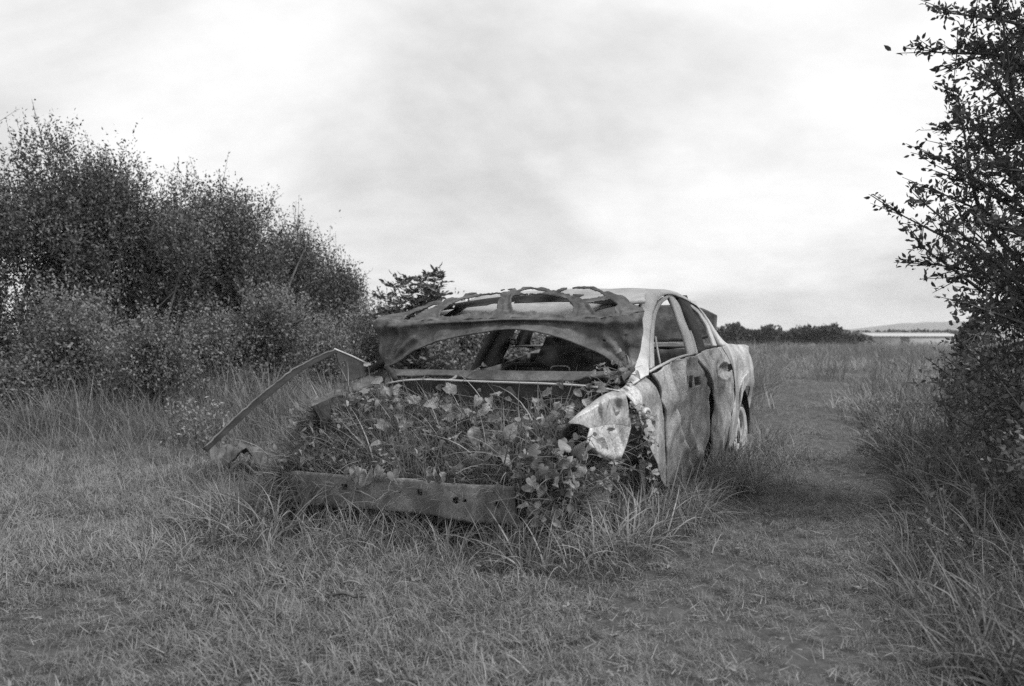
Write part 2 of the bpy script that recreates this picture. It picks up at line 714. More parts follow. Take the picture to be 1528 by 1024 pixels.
def far_hill():
    # a low pale ridge beyond the field, seen behind the shed
    us = np.array([700, 900, 1060, 1180, 1250, 1290, 1320, 1345, 1375, 1410, 1450, 1500, 1600, 1750, 2000])
    vs = np.array([500, 499, 499, 498, 496, 491, 486.5, 483, 482, 481, 480.5, 482, 484, 490, 499])
    D = 1900.0
    n = 120
    uu = np.linspace(us[0], us[-1], n)
    vv = np.interp(uu, us, vs) + .8 * fbm(uu * .05, uu * 0, seed=5) + .6 * vnoise(uu * .5, uu * 0, seed=6)
    top = np.array([at_d(a, b, D) for a, b in zip(uu, vv)])
    front = top.copy()
    front[:, 1] -= 700
    front[:, 0] *= (D - 700) / D
    front[:, 2] = -3.0
    back = top.copy()
    back[:, 1] += 900
    back[:, 2] = -3.0
    rows = []
    for t in np.linspace(0, 1, 12):
        w = t * t * (3 - 2 * t)
        p = front * (1 - t) + top * t
        p[:, 2] = front[:, 2] * (1 - w) + top[:, 2] * w
        rows.append(p)
    for t in np.linspace(.2, 1, 6):
        rows.append(top * (1 - t) + back * t)
    me = grid_mesh('hill', np.array(rows), M['hill'])
    link('hill', me, kind='structure', label='low pale hill on the horizon', cat='hill')


far_hill()


def shed():
    root = link('farm_shed', None, label='long low farm shed with pale roof far across the field', cat='shed')
    a = at_d(1303, 515, 195)
    b = at_d(1434, 515, 206)
    base = float(hgt(a[0], a[1])) - .05
    root.location = (a[0], a[1], base)
    L = float(np.hypot(*(b - a)[:2]))
    root.rotation_euler = (0, 0, math.atan2(b[1] - a[1], b[0] - a[0]))
    ev = CAM_H + 195 * (HOR - 501) / FPX - base     # eaves
    rg = CAM_H + 195 * (HOR - 496.5) / FPX - base     # ridge
    Wd = 7.5
    v = np.array([[0, 0, 0], [L, 0, 0], [L, Wd, 0], [0, Wd, 0], [0, 0, ev], [L, 0, ev], [L, Wd, ev], [0, Wd, ev], [0, Wd / 2, rg - .1], [L, Wd / 2, rg - .1]])
    me = mesh_np('wall', v, [np.array([[0, 1, 5, 4], [2, 3, 7, 6]]), np.array([[3, 0, 4, 8, 7], [1, 2, 6, 9, 5]])], M['wallp'], False)
    link('wall', me, root)
    for sgn in (0, 1):
        n = 22
        yy = (-.3, Wd / 2) if not sgn else (Wd + .3, Wd / 2)
        xs = np.linspace(-.3, L + .3, n * 4)
        z0, z1 = ev - .12, rg
        rows = []
        for t in (0, 1):
            w = .025 * np.sign(np.sin(xs * 6.0))
            rows.append(np.stack([xs, np.full_like(xs, yy[0] * (1 - t) + yy[1] * t), z0 * (1 - t) + z1 * t + w], -1))
        solid(link('roof', grid_mesh('roof', np.array(rows), M['roofp']), root), .05)
    v, f = box_vf((L * .35, -.04, ev * .45), (2.6, .06, ev * .9))
    link('door', mesh_np('door', v, f, M['char'], False), root)


shed()

# ------------------------------------------------------------------ leaves and bushes


def frames(D, rng):
    D = D / (np.linalg.norm(D, axis=1)[:, None] + 1e-9)
    r = rng.normal(size=D.shape)
    s = np.cross(D, r)
    s /= np.linalg.norm(s, axis=1)[:, None] + 1e-9
    n = np.cross(s, D)
    return D, s, n


def leaves_vf(P, D, size, rng, wid=.45, detail=1, flat=0.0):
    """leaf blades at P pointing along D. detail 1: folded diamond, 2: folded six-point leaf"""
    n = len(P)
    D, s, nn = frames(D, rng)
    if flat > 0:      # turn faces towards the sky
        up = np.array([0, 0, 1.0])
        s2 = np.cross(D, up)
        s2 /= np.linalg.norm(s2, axis=1)[:, None] + 1e-6
        s = s * (1 - flat) + s2 * flat
        s /= np.linalg.norm(s, axis=1)[:, None] + 1e-9
        nn = np.cross(s, D)
    L = size[:, None]
    if detail == 1:
        w = L * wid * .5
        mid = P + D * L * .48
        V = np.stack([P, mid + s * w + nn * w * .35, P + D * L, mid - s * w + nn * w * .35], 1)
        F = (np.arange(n)[:, None] * 4 + np.array([[0, 1, 2, 3]]))
        return V.reshape(-1, 3), F
    w = L * wid * .5
    fold = .35
    a = P + D * L * .28
    b = P + D * L * .62 - nn * L * .03
    tip = P + D * L * 1.0 - nn * L * .14
    V = np.stack([P, a + s * w * .85 + nn * w * fold, b + s * w * .8 + nn * w * fold, tip,
                  b - s * w * .8 + nn * w * fold, a - s * w * .85 + nn * w * fold, P + D * L * .45], 1)
    q = np.arange(n)[:, None] * 7
    F = np.concatenate([q + np.array([[0, 1, 6, 5]]), q + np.array([[6, 1, 2, 3]]), q + np.array([[6, 3, 4, 5]])])
    return V.reshape(-1, 3), F


def twig_leaves(tw, rng, per, lsize, spread=.9, wid=.45, detail=1, flat=0.0):
    """tw: (start, end) arrays. leaves alternate along every twig"""
    A, B = tw
    n = len(A)
    t = (np.arange(per) + .5) / per
    P = A[:, None] + (B - A)[:, None] * t[None, :, None]
    d = (B - A) / (np.linalg.norm(B - A, axis=1)[:, None] + 1e-9)
    R = rng.normal(size=(n, per, 3)) * spread
    D = d[:, None] * .7 + R
    P = P + rng.normal(size=P.shape) * lsize * .3
    sz = lsize * rng.uniform(.6, 1.25, n * per)
    return leaves_vf(P.reshape(-1, 3), D.reshape(-1, 3), sz, rng, wid, detail, flat)


def bush(name, loc, lobes, ntw, per, lsize, leafm, seed, label, cat='bush', group=None, twig=(.25, .5), up=.8, wid=.45,
         stems=5, detail=1, shoots=0, shoot_len=.7, stem_r=.035, lean=(0, 0), flat=0.0, stemm=None, spread=.9, gap=-.4):
    rng = np.random.default_rng(seed)
    loc = np.array([loc[0], loc[1], float(hgt(loc[0], loc[1]))])
    root = link(name, None, label=label, cat=cat, group=group)
    root.location = loc
    lob = np.asarray(lobes, float)
    vol = lob[:, 3] * lob[:, 4] * lob[:, 5]
    ch = rng.choice(len(lob), ntw, p=(vol ** .8) / (vol ** .8).sum())
    dirs = rng.normal(size=(ntw, 3))
    dirs /= np.linalg.norm(dirs, axis=1)[:, None]
    rad = rng.uniform(.25, 1.0, ntw) ** .45
    # lumpy outline
    lump = 1 + .28 * vnoise(dirs[:, 0] * 2.3 + ch, dirs[:, 1] * 2.3, dirs[:, 2] * 2.3, seed=seed)
    A = lob[ch, :3] + dirs * lob[ch, 3:6] * (rad * lump)[:, None]
    A[:, 2] = np.maximum(A[:, 2], .04)
    # clumps with gaps between them
    keep = fbm(A[:, 0] * 1.9, A[:, 1] * 1.9, A[:, 2] * 1.9, seed=seed + 5, oct=2) > gap
    A, dirs = A[keep], dirs[keep]
    Dt = dirs * .6 + np.array([lean[0], lean[1], up]) + rng.normal(size=dirs.shape) * .35
    Dt /= np.linalg.norm(Dt, axis=1)[:, None]
    B = A + Dt * rng.uniform(twig[0], twig[1], len(A))[:, None]
    parts = [twig_leaves((A, B), rng, per, lsize, spread, wid, detail, flat)]
    st_parts = []
    if shoots:
        ci = rng.choice(len(lob), shoots)
        sd = rng.normal(size=(shoots, 3)) * np.array([.55, .55, .15]) + np.array([lean[0], lean[1], 1.0])
        sd /= np.linalg.norm(sd, axis=1)[:, None]
        a0 = lob[ci, :3] + sd * lob[ci, 3:6] * .82
        b0 = a0 + sd * (rng.uniform(.35, 1.0, shoots) * shoot_len)[:, None]
        parts.append(twig_leaves((a0, b0), rng, int(per * 1.3), lsize, spread, wid, detail, flat))
        A2, B2 = a0, b0
        for i in range(min(shoots, 60)):
            v, f, _ = tube_vf(np.array([a0[i], (a0[i] + b0[i]) / 2, b0[i]]), [.006, .004, .002], 3)
            st_parts.append((v, f))
    V, F = join_vf(parts)
    crown = link('crown', mesh_np('crown', V, F, leafm), root)
    for k in range(stems):
        c = lob[k % len(lob)]
        tgt = c[:3] + rng.normal(size=3) * c[3:6] * .25
        base = np.array([c[0] * .25, c[1] * .25, -.05]) + np.r_[rng.normal(size=2) * .12, 0]
        n = 9
        t = np.linspace(0, 1, n)[:, None]
        P = base * (1 - t) + tgt * t + np.sin(t * 3.1) * rng.normal(size=3) * .12 * np.linalg.norm(tgt)
        P[:, 2] = np.maximum(P[:, 2], -.05)
        v, f, _ = tube_vf(P, np.linspace(stem_r, stem_r * .3, n), 6)
        st_parts.append((v, f))
        sel = rng.choice(len(A), min(14, len(A)), replace=False)
        for i in sel:
            j = rng.integers(3, n)
            q = P[j]
            mid = (q + B[i]) / 2 + rng.normal(size=3) * .06
            if np.linalg.norm(B[i] - q) > 2.2 * max(c[3:6]):
                continue
            v, f, _ = tube_vf(catmull([q, mid, B[i]], 5), np.linspace(stem_r * .35, .003, 5), 4)
            st_parts.append((v, f))
    V, F = join_vf(st_parts)
    link('trunk', mesh_np('trunk', V, F, stemm or M['bark']), root)
    return root


def hedge_bush(u, vtop, d, half_px, seed, label, leafm, group, ntw=1500, lsize=.055, lean=(-.25, 0), shoots=26, per=13, name='hedge_bush', twig=(.25, .55), wid=.42, depth=1.0, low=.1, sl=.75, nl=22, up=.8):
    x = (u - 764) / FPX * d
    z0 = float(hgt(x, d))
    H = CAM_H + d * (HOR - vtop) / FPX - z0
    r = half_px / FPX * d
    rng = np.random.default_rng(seed + 1000)
    lobes = []
    for k in range(nl):
        q = rng.normal(size=3)
        q /= np.linalg.norm(q)
        rr = rng.uniform(.35, 1.0) ** .5
        zc = H * (.50 + .40 * q[2] * rr)
        w = r * rng.uniform(.24, .42)
        lobes.append((q[0] * rr * r * .85, q[1] * rr * r * .85 * depth, max(zc, w * .6), w, w, w * rng.uniform(.8, 1.5)))
    for k in range(4):
        lobes.append((rng.uniform(-.5, .5) * r, rng.uniform(-.4, .4) * r, H * (.15 + .12 * k), r * .55, r * .5, H * .16))
    return bush(name, (x, d), lobes, ntw, per, lsize, leafm, seed, label, group=group, shoots=shoots, lean=lean, twig=twig, wid=wid, stems=9, shoot_len=sl, stem_r=.035, up=up)


def left_hedge():
    g = 'bushes of the tall hedge on the left'
    T = [(-170, 150, 10.6, 170, 'tall dark bush at the left end of the hedge, mostly out of frame'),
         (60, 215, 11.6, 135, 'tallest hedge bush by the left picture edge with wispy top shoots'),
         (200, 240, 12.4, 125, 'tall hedge bush behind the pale sapling, second from the left'),
         (305, 275, 13.2, 105, 'mid hedge bush with a bare forked stem showing'),
         (395, 302, 14.2, 90, 'hedge bush rising left of the peeled wing strip'),
         (470, 345, 15.0, 70, 'thinner hedge bush near the right end of the tall hedge'),
         (515, 400, 15.6, 42, 'last low bush where the tall hedge ends against the sky')]
    for i, (u, v, d, hp, lab) in enumerate(T):
        hedge_bush(u, v, d, hp, 20 + i, lab, M['hedge'], g, ntw=int(5600 * hp / 110), lsize=.050, shoots=90, sl=1.0, up=1.2)
    g2 = 'pale low shrubs in front of the hedge'
    T = [(120, 425, 10.0, 62, 'pale sapling shrub standing before the darkest part of the hedge'),
         (230, 492, 9.6, 52, 'low pale shrub left of the flowering weed'),
         (320, 470, 11.0, 62, 'pale shrub in the middle of the low hedge front'),
         (405, 428, 11.6, 66, 'broad pale shrub behind the top of the peeled wing strip'),
         (490, 470, 12.4, 56, 'pale shrub between the peeled strip and the raised bonnet'),
         (548, 452, 13.4, 44, 'pale shrub beside the left corner of the bonnet'),
         (20, 520, 9.6, 60, 'low shrub at the left picture edge above the long grass')]
    for i, (u, v, d, hp, lab) in enumerate(T):
        hedge_bush(u, v + 8, d, hp * .8, 60 + i, lab, M['pale'], g2, ntw=int(1500 * hp / 55), lsize=.04, lean=(-.1, 0), shoots=14, name='shrub', sl=.35, wid=.5)
    g3 = 'shrubs seen through the car windows'
    T = [(640, 478, 13.6, 62, 'shrub seen through the empty windscreen beside the bonnet corner'),
         (720, 476, 14.2, 70, 'shrub seen through the windscreen beyond the far pillar'),
         (815, 480, 15.0, 70, 'shrub seen through the rear of the cabin'),
         (905, 484, 16.0, 60, 'shrub seen through the side window of the car')]
    for i, (u, v, d, hp, lab) in enumerate(T):
        hedge_bush(u, v, d, hp, 80 + i, lab, M['pale'], g3, ntw=1100, lsize=.06, lean=(-.1, 0), shoots=4, name='shrub', sl=.2, wid=.5)


left_hedge()


def elder():
    """open shrub with feathery leaves in pairs, against the sky behind the bonnet"""
    rng = np.random.default_rng(5)
    d = 12.6
    x = (622 - 764) / FPX * d
    z0 = float(hgt(x, d))
    root = link('elder_sapling', None, label='open sapling with feathery paired leaves against the sky behind the bonnet', cat='sapling')
    root.location = (x, d, z0)
    tips = [(575, 450), (590, 432), (602, 426), (612, 418), (628, 424), (640, 414), (652, 422), (660, 418), (584, 470), (600, 455), (618, 448),
            (636, 446), (650, 446), (610, 472), (630, 470), (574, 480), (645, 465), (595, 485), (625, 490), (655, 436)]
    st, lv = [], []
    for (u, v) in tips:
        tip = at_d(u, v, d + rng.uniform(-.35, .35)) - np.array([x, d, z0])
        mid = tip * np.array([.45, .45, .6]) + rng.normal(size=3) * .05
        P = catmull([np.array([rng.normal() * .04, rng.normal() * .04, -.05]), mid, tip], 9)
        a, f, _ = tube_vf(P, np.linspace(.012, .003, 9), 5)
        st.append((a, f))
        for j in range(3, 9):
            for q in range(5):
                ld = rng.normal(size=3) * np.array([1, 1, .6]) + np.array([0, 0, .8])
                ld /= np.linalg.norm(ld)
                p0 = P[j]
                p1 = p0 + ld * rng.uniform(.12, .22)
                a, f, _ = tube_vf(np.array([p0, p1]), [.003, .0015], 3)
                st.append((a, f))
                side = np.cross(ld, [0, 0, 1])
                side /= np.linalg.norm(side) + 1e-6
                pp, dd = [p1], [ld]
                for t in (.3, .55, .8):
                    for s in (-1, 1):
                        pp.append(p0 + (p1 - p0) * t)
                        dd.append(side * s + ld * .45 + np.array([0, 0, .1]))
                pp, dd = np.array(pp), np.array(dd)
                lv.append(leaves_vf(pp, dd, np.full(len(pp), .10) * rng.uniform(.7, 1.2), rng, .38, 2, .25))
    V, F = join_vf(lv)
    link('crown', mesh_np('crown', V, F, M['hedge']), root)
    V, F = join_vf(st)
    link('trunk', mesh_np('trunk', V, F, M['bark']), root)


elder()


def right_tree():
    rng = np.random.default_rng(11)
    root = link('hedgerow_tree', None, label='dark leafy tree at the right edge with branches reaching over the path', cat='tree')
    bx, by = 3.15, 5.0
    b0 = np.array([bx, by, float(hgt(bx, by))])
    root.location = b0
    st, A, B = [], [], []
    # trunk
    tr = catmull([(0, 0, -.1), (.05, .05, 1.0), (-.05, .1, 2.2), (.1, .05, 3.6), (.1, .1, 5.2)], 16)
    v, f, _ = tube_vf(tr, np.linspace(.085, .02, 16), 9)
    st.append((v, f))
    # limbs: picture tips for the branches whose ends show against the sky, free ones elsewhere
    tips = [(1362, 78, 4.7), (1385, 20, 4.6), (1400, -60, 4.8), (1392, 150, 4.8), (1400, 185, 4.5), (1372, 240, 4.7), (1346, 306, 4.6), (1372, 290, 5.0),
            (1345, 372, 4.7), (1362, 395, 4.9), (1405, 452, 4.5), (1420, 500, 4.5), (1440, 120, 4.5), (1430, 330, 4.4), (1430, 220, 5.2), (1440, 420, 5.1),
            (1400, 268, 4.8), (1410, 90, 5.0), (1420, 395, 4.6), (1440, 470, 5.0), (1450, 250, 4.6), (1460, 30, 4.6), (1440, 545, 4.7)]
    tips = [at_d(t[0] + 36, t[1], t[2]) - b0 for t in tips]
    for k in range(44):
        a = rng.uniform(0, 2 * math.pi)
        r = rng.uniform(.4, 1.0)
        z = rng.uniform(1.1, 5.6)
        tips.append(np.array([math.cos(a) * r, math.sin(a) * r, z]))
    for tp in tips:
        h0 = np.clip(tp[2] - rng.uniform(.3, .9), .5, 5.0)
        j = np.argmin(abs(tr[:, 2] - h0))
        s = tr[j]
        mid = (s + tp) / 2 + np.array([0, 0, .12]) + rng.normal(size=3) * .07
        P = catmull([s, mid, tp], 10)
        v, f, _ = tube_vf(P, np.linspace(.022, .004, 10), 5)
        st.append((v, f))
        for i in range(2, 10):
            for q in range(5):
                dd = rng.normal(size=3) * .8 + (tp - s) / np.linalg.norm(tp - s) * .7
                dd /= np.linalg.norm(dd)
                L = rng.uniform(.08, .24)
                if i == 9:
                    dd = dd * .4 + (P[9] - P[8]) / np.linalg.norm(P[9] - P[8])
                    L *= .8
                A.append(P[i])
                B.append(P[i] + dd * L)
                v, f, _ = tube_vf(np.array([P[i], P[i] + dd * L]), [.004, .0015], 3)
                st.append((v, f))
    A, B = np.array(A), np.array(B)
    V1 = twig_leaves((A, B), rng, 9, .039, .75, .5, 2)
    # inner filling twigs
    n = 5200
    aa = rng.normal(size=(n, 3))
    aa /= np.linalg.norm(aa, axis=1)[:, None]
    c = np.stack([np.zeros(n), np.zeros(n), rng.uniform(1.75, 5.4, n)], 1)
    Ai = c + aa * np.array([.82, .9, .5]) * rng.uniform(.2, 1, n)[:, None] + np.stack([.10 + .25 * np.clip(2.6 - c[:, 2], 0, 1), np.zeros(n), np.zeros(n)], 1)
    kp = fbm(Ai[:, 0] * 1.8, Ai[:, 1] * 1.8, Ai[:, 2] * 1.8, seed=4, oct=2) > -.25
    Ai = Ai[kp]
    Bi = Ai + (rng.normal(size=Ai.shape) * .5 + np.array([0, 0, .2])) * .3
    V2 = twig_leaves((Ai, Bi), rng, 10, .039, .8, .5, 2)
    V, F = join_vf([V1, V2])
    link('crown', mesh_np('crown', V, F, M['dark']), root)
    V, F = join_vf(st)
    link('trunk', mesh_np('trunk', V, F, M['bark']), root)
    # ivy-clad stub that hangs at the inner edge of the crown
    rt = link('ivy_stem', None, label='leaning ivy-covered dead stem at the inner edge of the right-hand tree', cat='stem')
    foot = gpt(1412, 700)
    foot[2] = float(hgt(foot[0], foot[1]))
    rt.location = foot
    top = at_d(1452, 478, foot[1] - .1) - foot
    mid = at_d(1432, 555, foot[1]) - foot
    P = catmull([(0, 0, -.05), mid, top], 14)
    link('trunk', tube_mesh('trunk', P, np.linspace(.022, .03, 14), M['bark'], 7), rt)
    i = rng.integers(6, 14, 150)
    a = P[i] + rng.normal(size=(150, 3)) * .035
    b = a + rng.normal(size=(150, 3)) * .07
    V, F = twig_leaves((a, b), rng, 4, .05, .8, .6, 2)
    link('ivy', mesh_np('ivy', V, F, M['dark']), rt)


right_tree()


def right_undergrowth():
    g = 'brambles along the right-hand verge'
    T = [((2.95, 5.0), .6, .8, 'dark bramble thicket at the foot of the right-hand tree'),
         ((3.7, 6.2), .75, .85, 'bramble bush behind the tree foot on the right'),
         ((4.9, 7.8), .8, .8, 'bramble bush farther back along the right verge'),
         ((2.6, 3.9), .45, .45, 'low bramble at the right picture edge'),
         ((3.6, 4.6), .8, 1.2, 'bramble mound cut off by the right picture edge')]
    for i, (p, r, h, lab) in enumerate(T):
        rng = np.random.default_rng(300 + i)
        lobes = [(rng.uniform(-.5, .5) * r, rng.uniform(-.5, .5) * r, h * (.2 + .6 * k / 6), r * .55, r * .55, h * .22) for k in range(7)]
        bush('bramble', p, lobes, 1300, 8, .032, M['under'], 300 + i, lab, group=g, twig=(.12, .32), up=.5, wid=.6, stems=7, detail=2, shoots=22, shoot_len=.5, stem_r=.012)


right_undergrowth()


def far_trees():
    g = 'bushes of the far hedge line'
    rng = np.random.default_rng(8)
    specs = [(1080, 488, 106), (1102, 482, 116), (1128, 493, 110), (1146, 486, 108), (1176, 497, 112), (1200, 487, 106), (1232, 483, 104), (1256, 499, 112), (1285, 501, 116)]
    words = ['nearest to the car tail', 'second from the car', 'third from the car', 'at the middle left', 'at the middle', 'at the middle right', 'darkest and broadest at its right end', 'standing just past the dark clump', 'smallest, nearest to the shed']
    for i, (u, v, d) in enumerate(specs):
        x = (u - 764) / FPX * d
        H = (CAM_H + d * (HOR - v) / FPX - float(hgt(x, d))) * .80
        r = rng.uniform(14, 24) / FPX * d
        lobes = [(rng.uniform(-.6, .6) * r, rng.uniform(-.5, .5) * r, H * (.15 + .7 * rng.uniform()), r * rng.uniform(.45, .7), r * .6, H * rng.uniform(.2, .34)) for k in range(8)]
        bush('far_bush', (x, d), lobes, 700, 5, .34, M['far'], 400 + i, 'far hedge-line bush across the field, ' + words[i], group=g, twig=(.2, .4), stems=3, wid=.7, shoots=0)
    # a far belt of trees that reads as one mass
    parts = []
    for k in range(46):
        u = rng.uniform(1040, 1480)
        d = rng.uniform(230, 330)
        c = at_d(u, 500, d)
        base = float(hgt(c[0], c[1]))
        H = CAM_H + d * (HOR - (496.5 + rng.uniform(-1.2, 1.5))) / FPX - base
        n = 160
        P = np.stack([c[0] + rng.normal(size=n) * 3.2, c[1] + rng.normal(size=n) * 3, base + rng.uniform(0, 1, n) ** .7 * H], 1)
        parts.append(leaves_vf(P, rng.normal(size=(n, 3)) + [0, 0, .4], np.full(n, 1.3), rng, .8, 1))
    V, F = join_vf(parts)
    link('far_treeline', mesh_np('far_treeline', V, F, M['far']), kind='stuff', label='distant belt of trees along the horizon', cat='trees')


far_trees()
# ------------------------------------------------------------------ the burnt-out car
car = link('burnt_out_car', None, label='burnt-out rusting saloon car wreck overgrown with weeds, bonnet folded back', cat='car')
car.matrix_world = CARM


def Yb(x, z):
    w = np.interp(x, [-3.75, -3.4, -2.95, -2.4, -.5, 0, .4, .85], [.70, .80, .872, .895, .895, .88, .83, .70])
    p = np.interp(z, [.12, .28, .5, .72, .86, .94, 1.03], [-.08, -.035, 0, -.004, .0, -.025, -.075])
    return w + p


def fl(u, v):
    y = .87
    for _ in range(14):
        p = oy(u, v, y)
        y = .5 * y + .5 * float(Yb(p[0], p[2]))
    return oy(u, v, y)


def FL(L):
    return np.array([fl(*p) for p in L])


WN = np.array([0, 1, .55])
WD = .835 + .55 * .97


def wp(u, v, off=0.0):
    return on(u, v, WN, WD + off)


def WP(L, off=0.0):
    return np.array([wp(*p, off) for p in L])


def part(name, me, th=None, parent=None, off=-1.0, label=None):
    o = link(name, me, parent or car, label=label)
    if th:
        solid(o, th, off)
    return o


def gs(x, c, w):
    return np.exp(-((x - c) / w) ** 2)


def sst(e0, e1, x):
    t = np.clip((x - e0) / (e1 - e0), 0, 1)
    return t * t * (3 - 2 * t)


CUT = [(994, 728), (994.7, 697), (994.5, 660), (992.5, 626), (988, 600), (980, 575.5), (971, 557.5)]
BGAP = [(1058, 694), (1061, 668), (1062, 641), (1063, 613), (1061, 585), (1056.5, 563), (1048, 544), (1038.5, 530.5)]
REAR = [(1085, 672), (1088, 645), (1093, 618), (1097, 592), (1095, 562), (1088, 537), (1077, 517.5)]


def shift(L, du):
    return [(u + du, v) for u, v in L]


def slide(G, dy):
    """push a panel in or out without moving its outline"""
    D = G - CAMC
    return G + D * (dy / D[..., 1])[..., None]


def flank_panels():
    # wing behind the wheel
    T = FL([(938, 582), (948, 575), (958, 567), (969, 557.5)])
    B = FL([(987, 716), (990, 722), (993, 728)])
    L = FL([(987, 716), (979, 687), (968, 665), (961, 645), (954, 624), (947, 605), (938, 582)])
    R = FL(shift(CUT, -1.2))
    G = coons(T, B, L, R, 34, 60)
    u, v = topix(G)
    G[..., 1] += .006 * fbm(G[..., 0] * 6, G[..., 2] * 5, seed=2) - .016 * gs(u, 968, 8) * gs(v, 600, 30) + .012 * gs(u, 955, 5) * gs(v, 600, 20)
    t = np.linspace(0, 1, 60)[:, None]
    G[..., 1] -= .05 * np.clip((t - .86) / .14, 0, 1) ** 2
    hole = [(962 + 3.2 * math.cos(a), 617 + 4.6 * math.sin(a)) for a in np.arange(0, 6.28, .5)]
    me = grid_mesh('front_wing', G, M['flank'], lambda c: inpoly(*topix(c), hole))
    wing = part('front_wing', me, .006)
    # torn rim round that hole
    C = np.array([fl(962 + 4.4 * math.cos(a), 617 + 6 * math.sin(a)) for a in np.linspace(0, 2 * math.pi, 15)])
    C[:, 1] += .010
    part('torn_rim', tube_mesh('torn_rim', C, .011, M['pillar'], 7, False), parent=wing)

    # crumpled front of the wing, hanging free
    T = [(849, 630), (862, 617.5), (875, 607), (896, 591.5), (915, 583), (932, 579)]
    B = [(850, 632), (868, 634), (880, 639), (892, 637), (905, 634), (925, 634), (942, 638)]
    R = [(942, 638), (938, 608), (932, 579)]
    L = [(850, 632), (849.5, 631), (849, 630)]
    pl = lambda q: np.array([on(a, b, (.21, 1, 0), .885) for a, b in q])
    G = coons(pl(T), pl(B), pl(L), pl(R), 80, 50)
    u, v = topix(G)
    dy = -.022 * gs(u, 918, 9) * gs(v, 608, 18) + .010 * gs(u, 900, 4) * gs(v, 610, 22) + .004 * fbm(G[..., 0] * 8, G[..., 2] * 8, seed=12)
    t = np.linspace(0, 1, 50)[:, None]
    dy = dy - .05 * np.clip((t - .72) / .28, 0, 1) ** 2
    w = part('crumpled_wing', grid_mesh('crumpled_wing', slide(G, dy), M['flank']), .006, label='pale crumpled front half of the wing hanging loose')
    T = [(880, 639), (892, 637), (905, 634), (925, 634), (942, 638)]
    B = [(874, 664), (887, 676), (900, 685.5), (913, 689), (926, 687)]
    L = [(874, 664), (877, 653), (880, 639)]
    R = [(926, 687), (935, 664), (942, 638)]
    G = coons(pl(T), pl(B), pl(L), pl(R), 50, 40)
    t = np.linspace(1, 0, 40)[:, None]
    dy = .045 * t - .02 * np.clip((t - .8) / .2, 0, 1) ** 2 + .004 * fbm(G[..., 0] * 8, G[..., 2] * 8, seed=13)
    part('bent_flap', grid_mesh('bent_flap', slide(G, dy), M['flank']), .006, w)
    # liner that shows below it
    A = np.array([oy(862, 668, .78), oy(872, 690, .76), oy(895, 706, .72), oy(925, 712, .70)])
    Bq = np.array([oy(876, 660, .74), oy(892, 678, .74), oy(910, 690, .72), oy(930, 694, .70)])
    part('arch_liner', grid_mesh('arch_liner', coons(Bq, A, nu=20, nv=8), M['rust']), .008)

    # front door
    T = FL([(972, 557), (983, 550.5), (1005, 539), (1024, 532.5), (1037, 529.8)])
    B = FL([(995.5, 728), (1025, 712), (1057, 694)])
    G = coons(T, B, FL(shift(CUT, 1.2)), FL(shift(BGAP, -1.0)), 110, 110)
    u, v = topix(G)
    u0 = np.interp(v, [525, 560, 600, 640, 680, 720], [998, 999, 1002, 1012, 1024, 1036])
    env = sst(528, 548, v)
    off = .022 * gs(u, u0, 4.5) - .022 * gs(u, u0 + 10, 6) + .014 * gs(u, u0 + 21, 5) - .034 * gs(u, u0 + 34, 12)
    off = off + .004 * gs(u, u0 - 9, 4)
    off = off * env
    # rectangular buckle under the window sill
    off = off - .014 * sst(1003, 1005, u) * (1 - sst(1014, 1018, u)) * sst(535, 540, v) * (1 - sst(552, 566, v))
    off = off + .008 * fbm(G[..., 0] * 4, G[..., 2] * 3, seed=22) + .026 * (np.abs(fbm(G[..., 0] * 4 + G[..., 2] * 2, G[..., 2] * 2.5, seed=24)) - .3) + .002 * fbm(G[..., 0] * 16, G[..., 2] * 12, seed=23)
    rr = np.hypot((u - 1028.5) / 8, (v - 572.5) / 13)
    off = off - .040 * (1 - sst(.55, 1.05, rr)) + .006 * gs(rr, 1.15, .15)
    G[..., 1] += off
    blk = [(1035.5, 563), (1045, 562), (1046, 575), (1037, 576.5)]
    door = part('front_door', grid_mesh('front_door', G, M['flank'], lambda c: inpoly(*topix(c), blk)), .012, label='buckled pale front door with empty handle recess')
    hx = fl(1040.5, 569)
    v_, f_ = box_vf(hx + np.array([0, -.045, 0]), (.10, .03, .07))
    part('handle_socket', mesh_np('handle_socket', v_, f_, M['char'], False), parent=door)
    # sill strip along the window
    part('sill_strip', tube_mesh('sill_strip', T + np.array([0, -.012, .006]), .008, M['pillar'], 6), parent=door)

    # rear door
    T = FL([(1040.5, 530.5), (1052, 523), (1063, 519.5), (1075, 517.5)])
    B = FL([(1059, 694), (1072, 684), (1084, 674)])
    G = coons(T, B, FL(shift(BGAP, 1.6)), FL(shift(REAR, -.8)), 80, 100)
    u, v = topix(G)
    off = .020 * gs(u, np.interp(v, [520, 580, 640, 690], [1070, 1069, 1070, 1078]), 3.5) - .024 * gs(u, np.interp(v, [520, 580, 640, 690], [1064, 1075, 1077, 1084]), 5)
    off = off + .010 * gs(u, 1087, 5) * gs(v, 570, 25)
    off = off * sst(518, 532, v) + .007 * fbm(G[..., 0] * 5, G[..., 2] * 3, seed=32) + .024 * (np.abs(fbm(G[..., 0] * 4 - G[..., 2] * 2, G[..., 2] * 3, seed=34)) - .3)
    rr = np.hypot((u - 1080.5) / 6, (v - 553) / 12)
    off = off - .04 * (1 - sst(.55, 1.05, rr)) + .006 * gs(rr, 1.15, .15)
    G[..., 1] += off
    blk = [(1085.5, 544.5), (1091.5, 543), (1092.5, 553), (1086.5, 555)]
    door = part('rear_door', grid_mesh('rear_door', G, M['flank'], lambda c: inpoly(*topix(c), blk)), .012, label='dented pale rear door with empty handle recess')
    hx = fl(1089, 549)
    v_, f_ = box_vf(hx + np.array([0, -.045, 0]), (.12, .03, .06))
